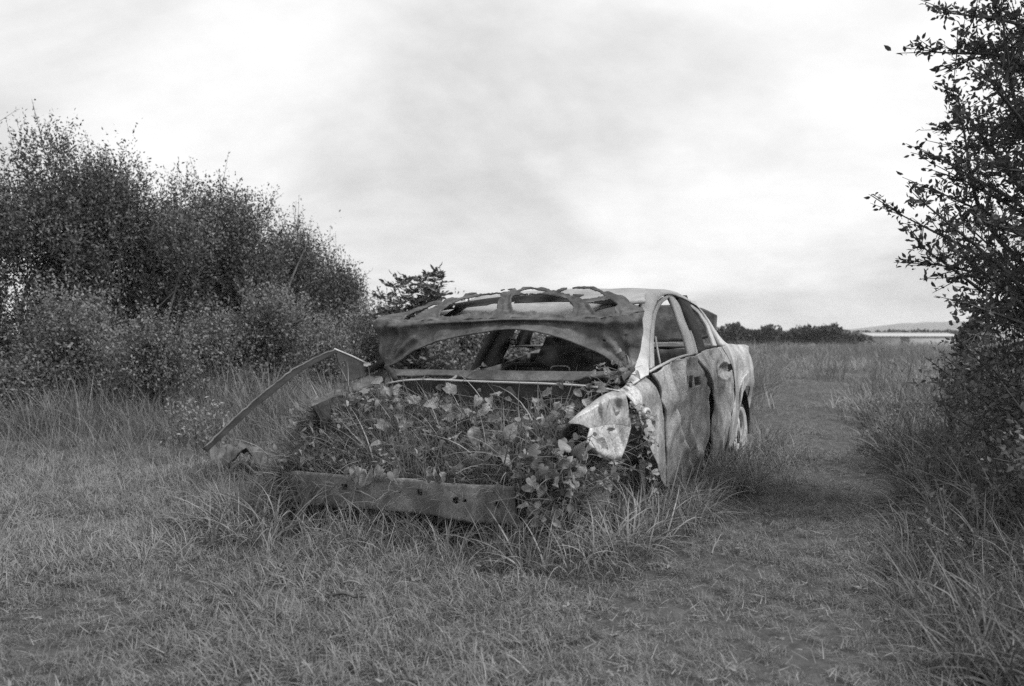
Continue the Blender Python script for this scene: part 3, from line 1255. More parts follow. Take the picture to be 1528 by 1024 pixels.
    part('handle_socket', mesh_np('handle_socket', v_, f_, M['char'], False), parent=door)

    # rear quarter with its wheel arch
    Lq = FL(shift(REAR, .8))
    x0 = Lq[-1]
    WX, WZ = -2.80, .30
    a = np.linspace(math.pi * 1.02, 0, 9)
    Bx = [(Lq[0][0], Lq[0][2])] + [(WX + .37 * -math.cos(t), WZ + .36 * math.sin(t)) for t in a] + [(-3.62, .30)]
    Bx = sorted(Bx, key=lambda q: -q[0]) if False else Bx
    B = np.array([(x, Yb(x, z) + .01, z) for x, z in Bx])
    Tx = [(x0[0], x0[2]), (-2.35, 1.005), (-2.7, .985), (-3.1, .965), (-3.4, .94), (-3.62, .90)]
    T = np.array([(x, Yb(x, z), z) for x, z in Tx])
    Rr = np.array([(-3.62, Yb(-3.62, z), z) for z in (.30, .5, .7, .90)])
    G = coons(T, B, Lq, Rr, 90, 50)
    G[..., 1] += (.012 * fbm(G[..., 0] * 4, G[..., 2] * 4, seed=42) + .012 * vnoise(G[..., 0] * 9, G[..., 2] * 6, seed=43)) * sst(0, .25, np.linspace(0, 1, 90))[None]
    part('rear_quarter', grid_mesh('rear_quarter', G, M['flank']), .008)
    # inside of the arch
    rows = []
    for y in np.linspace(.84, .42, 6):
        rows.append([(WX + .355 * math.cos(t), y, WZ + .355 * math.sin(t)) for t in np.linspace(-.15, math.pi + .15, 26)])
    part('wheel_arch', grid_mesh('wheel_arch', np.array(rows), M['char']), .008)
    return WX, WZ


WX, WZ = flank_panels()


def lathe(prof, n=28, c=(0, 0, 0)):
    P = np.array(prof, float)
    a = np.linspace(0, 2 * math.pi, n + 1)
    G = np.stack([np.stack([np.cos(a) * r, np.full_like(a, y), np.sin(a) * r], -1) for r, y in P]) + np.array(c)
    return G


def wheels():
    c = (-2.80, .76, .27)
    w = link('rear_wheel', None, car, label='bare rear wheel without tyre')
    w.location = c
    part('rim', grid_mesh('rim', lathe([(.235, .06), (.228, .075), (.205, .055), (.195, .03), (.14, .045), (.075, .055), (.06, .035), (.035, .03)]), M['rim']), .006, w)
    part('tyre', grid_mesh('tyre', lathe([(.225, .078), (.262, .07), (.275, .02), (.272, -.09), (.24, -.11)]), M['char']), .008, w)
    part('hub', grid_mesh('hub', lathe([(.05, .04), (.045, .06), (.015, .066), (.002, .066)]), M['char']), .004, w)
    # spoke slots of the pale rim
    for k in range(5):
        a = k * 2 * math.pi / 5 + .3
        v, f = box_vf((0, 0, 0), (.05, .012, .07), np.array(Matrix.Rotation(a, 3, 'Y')))
        v = v + np.array([math.sin(a) * .125, .05, math.cos(a) * .125])
        part('spoke_slot', mesh_np('spoke_slot', v, f, M['char'], False), parent=w)
    # front corner: brake disc, hub, strut and loose arm
    part('brake_disc', grid_mesh('brake_disc', lathe([(.03, .02), (.08, .02), (.085, 0), (.15, 0), (.15, -.02), (.06, -.02)], 28, (-.06, .70, .27)), M['rust']), .004)
    part('strut', tube_mesh('strut', np.array([oy(957, 686, .76), oy(958.5, 712, .77), oy(959, 740, .78)]), .016, M['pillar'], 9))
    part('loose_arm', tube_mesh('loose_arm', np.array([oy(924, 692, .78), oy(944, 678, .76), oy(962, 664, .74)]), .008, M['rust'], 7))
    part('steering_arm', tube_mesh('steering_arm', np.array([oy(930, 700, .66), oy(945, 688, .62), oy(962, 680, .6)]), .035, M['char'], 9))


wheels()


def greenhouse():
    inner = [(968, 550), (969.5, 520), (971, 492), (975, 464), (982.5, 447.5), (993, 439.8), (1006, 440.2), (1014, 443.5), (1030, 451), (1046, 463), (1060, 484), (1069, 502), (1077, 516)]
    outer = [(950, 557), (955.5, 522), (958.5, 492), (961, 468), (964, 449), (972, 436.5), (988, 431.5), (1003, 433), (1022, 440.5), (1045, 458), (1064, 481), (1077, 501), (1096, 517)]
    I, O = WP(inner), WP(outer)
    # pillars roll inwards away from the window plane
    O2 = O + np.array([0, -.035, 0]) * np.array([1, 1, .8, .8, .8, .7, .6, .6, .6, .6, .8, 1, .6])[:, None]
    G = coons(O2, I, nu=110, nv=9)
    t = np.linspace(0, 1, 9)[:, None]
    G[..., 1] += .012 * np.sin(t * math.pi)
    G[..., 1] += .004 * fbm(G[..., 0] * 9, G[..., 2] * 9, seed=51)
    part('side_frame', grid_mesh('side_frame', G, M['pillar']), .035)
    # scuttle corner joining pillar foot to wing
    Tq = np.array([wp(948, 548, -.02), wp(958, 545), wp(969, 548)])
    Bq = np.array([oy(930, 580, .80), oy(945, 572, .84), fl(968, 558.5)])
    part('scuttle_corner', grid_mesh('scuttle_corner', coons(Tq, Bq, nu=16, nv=10), M['pillar']), .01)

    # front door window frame
    fo = [(972, 550), (971, 520), (972.5, 494), (976.5, 467), (984, 450.5), (993.5, 442.3), (1004, 442), (1011, 450), (1023, 480), (1034, 507), (1038.5, 528)]
    fi = [(977, 548), (976, 520), (976.5, 497), (980, 470), (987, 454.5), (994, 448), (1000.5, 447), (1003, 452), (1013, 479), (1023, 507), (1029, 529)]
    dk = coons(WP(fo, -.012), WP(fi, -.022), nu=90, nv=5)
    part('front_door_frame', grid_mesh('front_door_frame', dk, M['pillar']), .02)
    part('quarter_bar', tube_mesh('quarter_bar', WP([(978, 503), (981, 522), (985.5, 545)], -.03), .006, M['pillar'], 6))
    # rear door window frame
    ro = [(1041, 528), (1036, 506), (1024, 473), (1013, 445.5), (1028, 451.5), (1044, 463.5), (1058.5, 485.5), (1070, 516)]
    ri = [(1045, 523.5), (1037.5, 502), (1026.5, 472), (1018, 452.5), (1030, 457), (1043, 468.5), (1055.5, 488.5), (1065, 516)]
    dk = coons(lin(WP(ro, -.012), 60), lin(WP(ri, -.022), 60), nu=90, nv=5)
    part('rear_door_frame', grid_mesh('rear_door_frame', dk, M['pillar']), .02)
    # dark B post behind the frames
    bo = WP([(1003, 446), (1013, 474), (1026, 505), (1034, 532)], -.06)
    bi = WP([(1016, 446), (1026, 474), (1037, 505), (1044, 530)], -.06)
    part('centre_pillar', grid_mesh('centre_pillar', coons(bo, bi, nu=20, nv=5), M['char']), .05)
    # quarter light bar
    part('quarter_light_bar', tube_mesh('quarter_light_bar', WP([(1060, 484), (1066, 500), (1073, 516)], -.02), .009, M['pillar'], 6))

    mir = np.array([1, -1, 1])
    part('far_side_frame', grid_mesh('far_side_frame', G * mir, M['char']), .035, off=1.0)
    # far centre pillar: broad charred post in the windscreen opening
    WN2 = np.array([0, -1, .55])
    f2 = lambda u, v: on(u, v, WN2, WD)
    a = np.array([f2(771, 452), f2(752, 480), f2(736, 510), f2(722, 535), f2(707, 566)])
    b = np.array([f2(793, 452), f2(775, 480), f2(764, 505), f2(752, 530), f2(742, 566)])
    g2 = coons(b, a, nu=24, nv=6)
    g2[..., 1] += .01 * fbm(g2[..., 0] * 8, g2[..., 2] * 8, seed=61)
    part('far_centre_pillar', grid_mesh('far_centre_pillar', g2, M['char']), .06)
    part('belt_hook', tube_mesh('belt_hook', np.array([f2(757, 505), f2(765, 506), f2(767, 511), f2(763, 513.5), f2(757, 511)]) + np.array([.03, .03, 0]), .012, M['char'], 6))
    a = np.array([f2(738, 530), f2(752, 535), f2(770, 539), f2(784, 538.5), f2(796, 536)])
    b = np.array([f2(725, 585), f2(750, 587), f2(770, 587), f2(784, 587), f2(800, 587)])
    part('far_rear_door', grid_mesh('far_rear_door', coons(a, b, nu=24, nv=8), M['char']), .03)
    # rear seat bulkhead
    T = np.array([ox(817, 502, -2.0), ox(850, 503, -2.0), ox(900, 503, -2.0), ox(965, 505, -2.0)])
    B = np.array([ox(780, 572, -1.85), ox(830, 575, -1.85), ox(900, 575, -1.85), ox(965, 575, -1.85)])
    Gs = coons(T, B, nu=50, nv=30)
    Gs[..., 0] += .03 * fbm(Gs[..., 1] * 7, Gs[..., 2] * 7, seed=71)
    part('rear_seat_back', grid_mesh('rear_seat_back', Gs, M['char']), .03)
    for k, P in enumerate(([(844, 510), (844.5, 519), (845, 529)], [(840, 528), (853, 525.5), (868, 525), (890, 526)], [(866, 516), (867, 524), (867, 530)],
                           [(880, 515), (884, 530), (882, 545)], [(905, 520), (903, 535), (906, 548)])):
        part('seat_wire', tube_mesh('seat_wire', np.array([ox(u, v, -1.78) for u, v in P]), .006, M['rust'], 5))
    P = [(821.5, 557), (822.5, 549), (826, 546.7), (836, 546.3), (846, 546.7), (849.5, 549.5), (850.3, 557)]
    part('seat_wire', tube_mesh('seat_wire', np.array([ox(u, v, -1.1) for u, v in P]), .006, M['wire'], 6))
    P = [(886, 546), (891, 544.5), (896.5, 548), (897, 553), (893, 557)]
    part('seat_wire', tube_mesh('seat_wire', np.array([ox(u, v, -.9) for u, v in P]), .004, M['wire'], 6))
    v, f = box_vf(f2(800, 531) + np.array([.2, .1, 0]), (.10, .08, .07))
    part('belt_reel', mesh_np('belt_reel', v, f, M['char'], False))
    # front seat back frames
    for y in (.36, -.36):
        P = catmull([(-1.25, y - .2, .35), (-1.42, y - .2, .75), (-1.5, y - .16, .88), (-1.5, y, .9), (-1.5, y + .16, .88), (-1.42, y + .2, .75), (-1.25, y + .2, .35)], 24)
        part('seat_frame', tube_mesh('seat_frame', P, .018, M['char'], 7))
    # scrap seen through the side windows
    P = [(-1.0, .5, .95), (-1.1, .3, 1.02), (-1.15, .1, .98)]
    part('steering_column', tube_mesh('steering_column', np.array([(-.55, .36, .80), (-.8, .36, .88), (-1.0, .36, .93)]), .03, M['char'], 8))
    a = np.linspace(0, 2 * math.pi, 25)
    P = np.stack([-1.0 - .05 * np.sin(a), .36 + .17 * np.cos(a), .93 + .16 * np.sin(a)], 1)
    part('steering_ring', tube_mesh('steering_ring', P, .010, M['char'], 6, False))
    P = np.array([(-.5, -.78, .80), (-.55, -.3, .84), (-.55, .3, .84), (-.5, .78, .80)])
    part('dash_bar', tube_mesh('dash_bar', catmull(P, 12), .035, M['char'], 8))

    # roof: sagging skin between the two side frames
    k0 = np.linspace(0, 1, 110)
    left = G[-1]
    sel = (k0 > .37) & (k0 < .70)
    Lr = catmull(left[sel], 30)
    Rr = Lr * mir
    rows = []
    for s in np.linspace(0, 1, 31):
        p = Lr * (1 - s) + Rr * s
        w = math.sin(s * math.pi)
        tt = np.linspace(0, 1, 30)
        p[:, 2] += .018 * w - .085 * w ** .6 * np.exp(-(tt / .28) ** 2)
        p[:, 2] += .008 * fbm(p[:, 0] * 5, p[:, 1] * 5, seed=77) * w
        rows.append(p)
    part('roof', grid_mesh('roof', np.array(rows), M['pillar']), .008)
    T = np.array([ox(u, v, -1.16) for u, v in [(640, 452), (709, 449), (760, 451), (824, 453), (851, 447), (900, 438.5), (962, 437)]])
    B = np.array([ox(u, v, -.90) for u, v in [(636, 478), (709, 476), (760, 476), (824, 476), (854, 472), (905, 455), (962, 448)]])
    part('windscreen_header', grid_mesh('windscreen_header', coons(T, B, nu=60, nv=6), M['rim']), .02)  # paler metal stands in for light falling through the bonnet holes
    # rear shelf, rear panel, floor, far flank
    Gd = coons([(-2.15, .78, 1.0), (-2.7, .76, .985), (-3.2, .72, .96)], [(-2.15, -.78, 1.0), (-2.7, -.76, .985), (-3.2, -.72, .96)], nu=24, nv=24)
    Gd[..., 2] += .015 * fbm(Gd[..., 0] * 4, Gd[..., 1] * 4, seed=81) - .02
    part('rear_shelf', grid_mesh('rear_shelf', Gd, M['rust']), .01)
    T = np.array([(-2.86, .65, 1.20), (-2.87, .55, 1.25), (-2.90, .3, 1.275), (-2.91, 0, 1.285), (-2.90, -.3, 1.275), (-2.87, -.55, 1.25), (-2.86, -.65, 1.20)])
    B = np.array([(-2.82, .65, 1.06), (-2.80, .55, 1.02), (-2.79, .3, 1.0), (-2.79, 0, 1.0), (-2.79, -.3, 1.0), (-2.80, -.55, 1.02), (-2.82, -.65, 1.06)])
    Gl = coons(T, B, nu=50, nv=16)
    Gl[..., 0] += .012 * fbm(Gl[..., 1] * 5, Gl[..., 2] * 6, seed=83)
    part('boot_lid', grid_mesh('boot_lid', Gl, M['hood']), .03)
    part('lid_hinge', tube_mesh('lid_hinge', np.array([(-2.5, .5, .98), (-2.66, .5, 1.0), (-2.80, .5, 1.06)]), .018, M['char'], 7))
    part('lid_hinge', tube_mesh('lid_hinge', np.array([(-2.5, -.5, .98), (-2.66, -.5, 1.0), (-2.80, -.5, 1.06)]), .018, M['char'], 7))
    Gf = coons([(-.1, .8, .26), (-1.7, .82, .24), (-3.5, .75, .27)], [(-.1, -.8, .26), (-1.7, -.82, .24), (-3.5, -.75, .27)], nu=20, nv=10)
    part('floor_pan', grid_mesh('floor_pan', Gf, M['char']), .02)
    Gr = coons([(-.5, -.86, .84), (-1.6, -.87, .83), (-2.2, -.87, .86), (-2.9, -.86, .93), (-3.6, -.74, .9)], [(-.5, -.86, .2), (-1.6, -.88, .2), (-2.2, -.88, .2), (-2.9, -.86, .3), (-3.6, -.74, .3)], nu=40, nv=14)
    Gr[..., 1] += .02 * fbm(Gr[..., 0] * 3, Gr[..., 2] * 3, seed=91)
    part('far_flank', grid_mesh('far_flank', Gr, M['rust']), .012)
    Gb = coons([(-3.62, .7, .9), (-3.68, 0, .9), (-3.62, -.7, .9)], [(-3.62, .7, .3), (-3.7, 0, .3), (-3.62, -.7, .3)], nu=20, nv=10)
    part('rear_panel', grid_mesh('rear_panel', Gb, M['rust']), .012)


greenhouse()


def bonnet():
    root = link('bonnet', None, car, label='bonnet folded back over the windscreen, frame full of burnt-through holes')
    cre = [(553, 478), (580, 480), (607, 480), (650, 478), (700, 477), (750, 475), (830, 474), (880, 475), (920, 472), (940, 469), (957.5, 465)]
    bot = [(574, 549), (592, 541), (615, 527), (640, 515), (680, 503), (720, 496), (760, 491), (800, 494), (850, 508), (900, 528), (930, 547), (946, 553)]
    X = lambda L, x: np.array([ox(u, v, x) for u, v in L])
    T = X(cre, -.30)
    B = X(bot, -.22)
    Lc = np.array([ox(574, 549, -.22), ox(563, 515, -.27), ox(553, 478, -.30)])
    Rc = np.array([ox(946, 553, -.22), ox(954, 510, -.27), ox(957.5, 465, -.30)])
    G = coons(T, B, Lc, Rc, 170, 46)
    u, v = topix(G)
    t = np.linspace(0, 1, 46)[:, None]
    off = .012 * fbm(G[..., 1] * 3, G[..., 2] * 6, seed=101) + .016 * (np.abs(fbm(G[..., 1] * 5 + G[..., 2] * 3, G[..., 2] * 7, seed=102)) - .3) + .008 * (np.abs(fbm(G[..., 1] * 14, G[..., 2] * 16, seed=103)) - .3)
    an = np.arctan2(v - 552, u - 572)
    off += .012 * np.sin(an * 22 + 2 * vnoise(u * .02, v * .03, seed=3)) * gs(np.hypot(u - 572, v - 552), 70, 55) * (u < 760)
    an = np.arctan2(v - 556, u - 948)
    off += .010 * np.sin(an * 16) * gs(np.hypot(u - 948, v - 556), 70, 50) * (u > 760)
    off += .022 * gs(t, .88, .10) - .012 * gs(t, .62, .12) + .014 * gs(t, .0, .06)
    off -= .05 * sst(940, 957, u)                # folded right edge
    off -= .03 * sst(566, 553, u)
    off -= .012 * gs(np.abs(u - 934), 0, 2.0) * (v > 500)
    G[..., 0] += off
    hole = [(898, 507.5), (902, 506), (904, 508.5), (901, 510.5)]
    sq = [(895.5, 472), (903, 471.5), (904, 478.5), (896, 479)]
    dr = lambda c: inpoly(*topix(c), hole) | inpoly(*topix(c), sq)
    part('rear_band', grid_mesh('rear_band', G, M['hood'], dr), .005, root)
    E = G[0].copy()
    part('rolled_edge', tube_mesh('rolled_edge', E + np.array([.004, 0, 0]), .005, M['hood'], 6), parent=root)

    # perforated inner frame leaning back over the roof
    fr = [(596, 475), (618, 464), (650, 451), (700, 440.5), (760, 433), (800, 431), (840, 430), (880, 432.5), (912, 438), (938, 448), (957, 463)]
    Fr = X(fr, -.98)
    C0 = G[-1]
    nu, nv = 380, 140
    Cc = catmull(C0, nu)
    Fc = catmull(Fr, nu)
    t = np.linspace(0, 1, nv)[:, None, None]
    H = Cc[None] * (1 - t) + Fc[None] * t
    tt = np.linspace(0, 1, nv)[:, None]
    s = np.linspace(0, 1, nu)[None]
    H[..., 2] += .010 * np.sin(tt * math.pi) + .007 * fbm(H[..., 1] * 5, H[..., 0] * 5, seed=111)
    z = lambda L: [(530 + a / 3.396, 400 + b / 3.396) for a, b in L]
    holes = [z([(428, 240), (436, 218), (470, 190), (520, 165), (570, 150), (640, 138), (735, 126), (738, 150), (722, 170), (720, 205), (690, 224), (640, 222), (560, 232), (520, 240), (460, 249)]),
             z([(795, 140), (860, 133), (960, 134), (1050, 148), (1082, 165), (1108, 195), (1100, 228), (1060, 241), (1000, 232), (920, 224), (900, 216), (860, 224), (800, 215), (790, 180)]),
             z([(1030, 122), (1080, 100), (1190, 104), (1235, 118), (1270, 140), (1210, 152), (1150, 156), (1090, 140)]),
             z([(1175, 178), (1230, 168), (1290, 158), (1335, 185), (1312, 200), (1318, 228), (1290, 236), (1255, 226), (1215, 224)]),
             z([(830, 120), (860, 107), (900, 104), (978, 118), (930, 129), (850, 130)]),
             z([(246, 262), (262, 243), (300, 222), (400, 184), (428, 180), (395, 198), (330, 226), (285, 255), (270, 262)]),
             z([(1405, 158), (1425, 152), (1452, 160), (1460, 180), (1430, 176)]),
             z([(560, 138), (660, 117), (740, 110), (805, 107), (765, 121), (650, 130)])]
    # ragged rims
    def ragged(c):
        a, b = topix(c)
        a = a + .9 * vnoise(a * .35, b * .35, seed=6)
        b = b + .7 * vnoise(a * .35, b * .35, seed=7)
        r = np.zeros(a.shape, bool)
        for h in holes:
            r |= inpoly(a, b, h)
        return r
    # pressed rims standing up round the holes, and ragged buckles between them
    uu, vv = topix(H)
    dm = np.full(uu.shape, 99.0)
    for h in holes:
        h = np.array(h)
        for p, q in zip(h, np.roll(h, -1, 0)):
            e = q - p
            tq = np.clip(((uu - p[0]) * e[0] + (vv - p[1]) * e[1]) / (e @ e + 1e-9), 0, 1)
            dm = np.minimum(dm, np.hypot(uu - p[0] - tq * e[0], (vv - p[1] - tq * e[1]) * 1.4))
    H[..., 2] += .004 * (np.abs(fbm(H[..., 1] * 22, H[..., 0] * 22, seed=113)) - .3)
    H[..., 2] += .011 * gs(dm, 1.0, 2.2) - .007 * gs(dm, 6, 3) + .010 * (np.abs(fbm(H[..., 1] * 9, H[..., 0] * 9, seed=112)) - .3)
    part('inner_frame', grid_mesh('inner_frame', H, M['hood'], ragged), .006, root)
    # remains of the outer skin, below and behind the frame
    Kt = np.linspace(.74, 1.02, 40)[:, None, None]
    K = Cc[None] * (1 - Kt) + Fc[None] * Kt
    K[..., 2] -= .030 + .01 * np.sin(np.linspace(0, math.pi, nu))[None]
    K[..., 0] -= .03
    sk = [z([(490, 195), (500, 186), (508, 190), (500, 204)]), z([(545, 180), (552, 174), (558, 178), (550, 186)]), z([(668, 216), (690, 207), (710, 214), (690, 223)]),
          z([(1130, 150), (1190, 120), (1250, 130), (1265, 142), (1180, 160), (1150, 166)]), z([(1085, 132), (1100, 126), (1106, 138), (1092, 140)]), z([(1170, 160), (1262, 148), (1170, 172)])]

    def skd(c):
        a, b = topix(c)
        r = fbm(c[:, 1] * 5, c[:, 0] * 5, seed=121) > .85
        for h in sk:
            r |= inpoly(a, b, h)
        return r
    part('burnt_skin', grid_mesh('burnt_skin', K, M['char'], skd), .004, root)
    # hinges at the two feet
    for (a, b) in (((578, 549), (590, 566)), ((944, 551), (930, 566))):
        part('hinge', tube_mesh('hinge', np.array([ox(*a, -.2), (ox(*a, -.2) + ox(*b, -.05)) / 2 + np.array([0, 0, .01]), ox(*b, -.05)]), .016, M['char'], 7), parent=root)


bonnet()


def front_end():
    # scuttle bar below the windscreen
    T = np.array([ox(u, v, -.16) for u, v in [(586, 551), (640, 551.5), (700, 552.5), (760, 553), (850, 554), (900, 554), (928, 553)]])
    B = np.array([ox(u, v, -.10) for u, v in [(590, 561), (604, 560), (612, 561.5), (640, 559.5), (668, 559.5), (690, 562), (705, 566.5), (722, 568.5), (735, 567), (760, 569), (850, 568.5), (864, 567), (874, 562), (904, 562), (914, 566), (928, 566)]])
    G = coons(catmull(T, 90), lin(B, 90), nu=90, nv=8)
    G[..., 0] += .005 * fbm(G[..., 1] * 8, G[..., 2] * 8, seed=131)
    part('scuttle', grid_mesh('scuttle', G, M['hood']), .012)
    E = np.array([ox(u, v, .02) for u, v in [(580, 572), (600, 568.5), (650, 567), (700, 569), (760, 571), (820, 573), (880, 577), (925, 584)]])
    part('bulkhead_edge', tube_mesh('bulkhead_edge', catmull(E, 50), .006, M['pillar'], 6))
    Bq = np.array([ox(u, v, .06) for u, v in [(560, 700), (620, 700), (760, 702), (880, 705), (925, 706)]])
    G = coons(catmull(E, 160), catmull(Bq, 160), nu=160, nv=70)
    G[..., 0] += .02 * fbm(G[..., 1] * 4, G[..., 2] * 4, seed=141)
    arch = [(632, 604), (637, 591), (646, 583), (658, 581), (669, 585), (676, 594), (678, 604)]
    part('bulkhead', grid_mesh('bulkhead', G, M['char'], lambda c: inpoly(*topix(c), arch)), .01)

    # inner wing rail on the far side
    T = np.array([oy(u, v, -.80) for u, v in [(462, 602), (490, 586), (520, 574), (553, 560), (580, 551)]])
    B = np.array([oy(u, v, -.70) for u, v in [(464, 606), (492, 595), (520, 586), (545, 578), (572, 567)]])
    G = coons(T, B, nu=40, nv=8)
    G[..., 2] += .008 * fbm(G[..., 0] * 9, G[..., 1] * 9, seed=151)
    part('inner_wing_rail', grid_mesh('inner_wing_rail', G, M['hood']), .012)
    G2 = coons(B, B + np.linspace(0, 1, 5)[:, None] * np.array([0, 0, -.2]) + np.array([-.1, .06, -.22]), nu=30, nv=12)
    G2[..., 1] += .03 * fbm(G2[..., 0] * 4, G2[..., 2] * 4, seed=152)
    part('inner_wing', grid_mesh('inner_wing', G2, M['char']), .01)
    T = np.array([oy(u, v, .70) for u, v in [(845, 640), (880, 616), (920, 592), (935, 578)]])
    G2 = coons(T, T + np.array([0, -.06, -.42]), nu=30, nv=12)
    G2[..., 1] += .03 * fbm(G2[..., 0] * 4, G2[..., 2] * 4, seed=153)
    part('inner_wing', grid_mesh('inner_wing', G2, M['char']), .01)
    c = oy(540, 612, -.52) - np.array([0, 0, .16])
    for cc in (c, c * np.array([1, -1, 1])):
        P = lathe([(.002, .05), (.04, .048), (.075, .03), (.10, 0), (.115, -.1), (.13, -.3)], 24)
        P = P[..., [0, 2, 1]] + cc
        part('strut_tower', grid_mesh('strut_tower', P, M['char']), .008)
    # engine: block, head, inlet pipes, pulley
    e = link('engine', None, car)
    pts = []
    for (cx, cy, cz, sx, sy, sz) in ((.22, .02, .30, .55, .30, .24), (.20, .03, .42, .52, .22, .08), (.22, -.16, .36, .45, .10, .12)):
        pts.append(box_vf((cx, cy, cz), (sx, sy, sz)))
    V, F = join_vf(pts)
    o = part('block', mesh_np('block', V, F, M['char'], False), parent=e)
    bv = o.modifiers.new('bevel', 'BEVEL')
    bv.width = .03
    bv.segments = 2
    for k in range(4):
        x = .02 + k * .14
        part('inlet_pipe', tube_mesh('inlet_pipe', catmull([(x, -.05, .44), (x, -.16, .46), (x, -.22, .38)], 8), .024, M['char'], 8), parent=e)

    # peeled outer edge of the far wing
    pT = [(304, 669), (330, 643), (365, 610), (400, 580), (440, 550), (470, 534), (500, 521)]
    pB = [(309, 675), (336, 650), (371, 617.5), (406.5, 588), (445.5, 557.5), (473.5, 541.5), (500, 527.5)]
    ys = np.interp(np.arange(7), [0, 6], [-1.04, -.90])
    T = np.array([oy(u, v, y) for (u, v), y in zip(pT, ys)])
    B = np.array([oy(u, v, y + .035) for (u, v), y in zip(pB, ys)])
    G = coons(T, B, nu=60, nv=6)
    tt = np.linspace(0, 1, 6)[:, None]
    G[..., 1] += .012 * np.sin(tt * math.pi * 2) + .004 * fbm(G[..., 0] * 9, G[..., 2] * 9, seed=161)
    G[..., 2] += .006 * vnoise(G[..., 0] * 25, G[..., 2] * 25, seed=162) * tt
    part('peeled_wing_edge', grid_mesh('peeled_wing_edge', G, M['soot']), .006, label='long strip of wing edge peeled outwards in an arc')
    part('peeled_wing_edge', tube_mesh('wing_bead', catmull(T, 40) + .0015 * np.random.default_rng(3).normal(size=(40, 3)), .005, M['rust'], 6))
    T = np.array([oy(u, v, y) for u, v, y in [(499, 522, -.9), (530, 535, -.86), (557, 549, -.82)]])
    B = np.array([oy(u, v, y) for u, v, y in [(508, 571, -.84), (520, 569, -.82), (545, 560, -.80)]])
    L = np.array([oy(u, v, y) for u, v, y in [(508, 571, -.84), (510, 556, -.86), (505, 540, -.88), (499, 522, -.9)]])
    R = np.array([oy(u, v, y) for u, v, y in [(545, 560, -.80), (551, 555, -.81), (557, 549, -.82)]])
    hl = [(509, 541), (514, 539), (516, 545), (511, 548)]
    part('torn_gusset', grid_mesh('torn_gusset', coons(T, B, L, R, 40, 40), M['char'], lambda c: inpoly(*topix(c), hl)), .006)
    part('gusset_edge', tube_mesh('gusset_edge', catmull(T + np.array([.0, 0, .004]), 12), .006, M['pillar'], 6))

    # bumper beam: ribbed pressing with bolt holes
    def bm(u, v):
        x = .6
        for _ in range(12):
            p = ox(u, v, x)
            x = .5 * x + .5 * (.64 - .13 * p[1] ** 2 - .30 * max(0, abs(p[1] + .1) - .62) ** 1.5)
        return ox(u, v, x)
    T = np.array([bm(*p) for p in [(421, 706), (440, 703), (480, 706.5), (545, 711), (600, 714), (680, 722), (769, 726)]])
    B = np.array([bm(*p) for p in [(421, 744), (440, 750), (480, 755), (540, 760), (590, 763), (640, 770), (690, 779), (769, 784)]])
    G = coons(T, B, nu=200, nv=34)
    t = np.linspace(0, 1, 34)[:, None]
    G[..., 0] += .004 * np.clip(3 * np.sin(G[..., 1] * 40 + 2 * vnoise(G[..., 1] * 3, G[..., 1] * 0, seed=173)), -1, 1) + .005 * fbm(G[..., 1] * 5, G[..., 2] * 5, seed=171)
    G[..., 0] -= .006 * (gs(t, 0, .04) + gs(t, 1, .04))
    G[..., 2] += .006 * vnoise(G[..., 1] * 9, G[..., 2] * 0, seed=172) * gs(t, 0, .3)
    circ = lambda cx, cy, r: [(cx + r * math.cos(a), cy + r * 1.05 * math.sin(a)) for a in np.arange(0, 6.28, .5)]
    sq = lambda cx, cy, r: [(cx - r, cy - r), (cx + r, cy - r + .3), (cx + r, cy + r + .3), (cx - r, cy + r)]
    hs = [sq(514, 727, 4.4), sq(625, 735, 4.4), circ(680.5, 747, 5.0), circ(694, 748, 2.6), circ(742, 753, 4.2), circ(432, 729, 3.6), circ(596.5, 735, 1.6)]

    def hd(c):
        a, b = topix(c)
        r = np.zeros(a.shape, bool)
        for h in hs:
            r |= inpoly(a, b, h)
        return r
    part('bumper_beam', grid_mesh('bumper_beam', G, M['beam'], hd), .010, label='rusty ribbed bumper beam with square and round bolt holes')
    Gb = G[::3, ::4].copy()
    Gb[..., 0] -= .09
    part('beam_back', grid_mesh('beam_back', Gb, M['char']), .01)
    for y in (-.42, .40):
        v, f = box_vf((.42, y, .40), (.30, .10, .12))
        part('crash_box', mesh_np('crash_box', v, f, M['char'], False))


front_end()


def scrap():
    root = link('scrap_panel', None, label='crumpled sheet of burnt metal lying in grass below the peeled strip', cat='scrap metal')
    c = gpt(355, 712)
    root.location = (c[0], c[1], 0)
    f = lambda u, v, d: at_d(u, v, d) - np.array([c[0], c[1], 0])
    D = c[1]
    T = np.array([f(312, 673, D + .15), f(335, 664, D + .22), (f(350, 666, D + .2)), f(372, 662, D + .25), f(402, 669, D + .2)])
    B = np.array([f(316, 690, D - .12), f(340, 692, D - .15), f(360, 688, D - .18), f(382, 692, D - .16), f(398, 686, D - .1)])
    G = coons(T, B, nu=15, nv=8)
    G[..., 2] += .06 * fbm(G[..., 0] * 9, G[..., 1] * 7, seed=181) + .03 * np.random.default_rng(6).normal(size=G.shape[:2]) * .5 + .02
    me = grid_mesh('sheet', G, M['rust'])
    me.polygons.foreach_set('use_smooth', np.zeros(len(me.polygons), bool))
    solid(link('sheet', me, root), .004)
    v = B.mean(0)
    P = np.array([B[0] * [1, 1, .2], B[1] * [1, 1, .5], v, B[3] * [1, 1, .4], B[4] * [1, 1, .1]])
    link('torn_flange', tube_mesh('torn_flange', catmull(P, 14), .012, M['rust'], 6), root)


scrap()
# ------------------------------------------------------------------ leafy climbers and weeds on the car


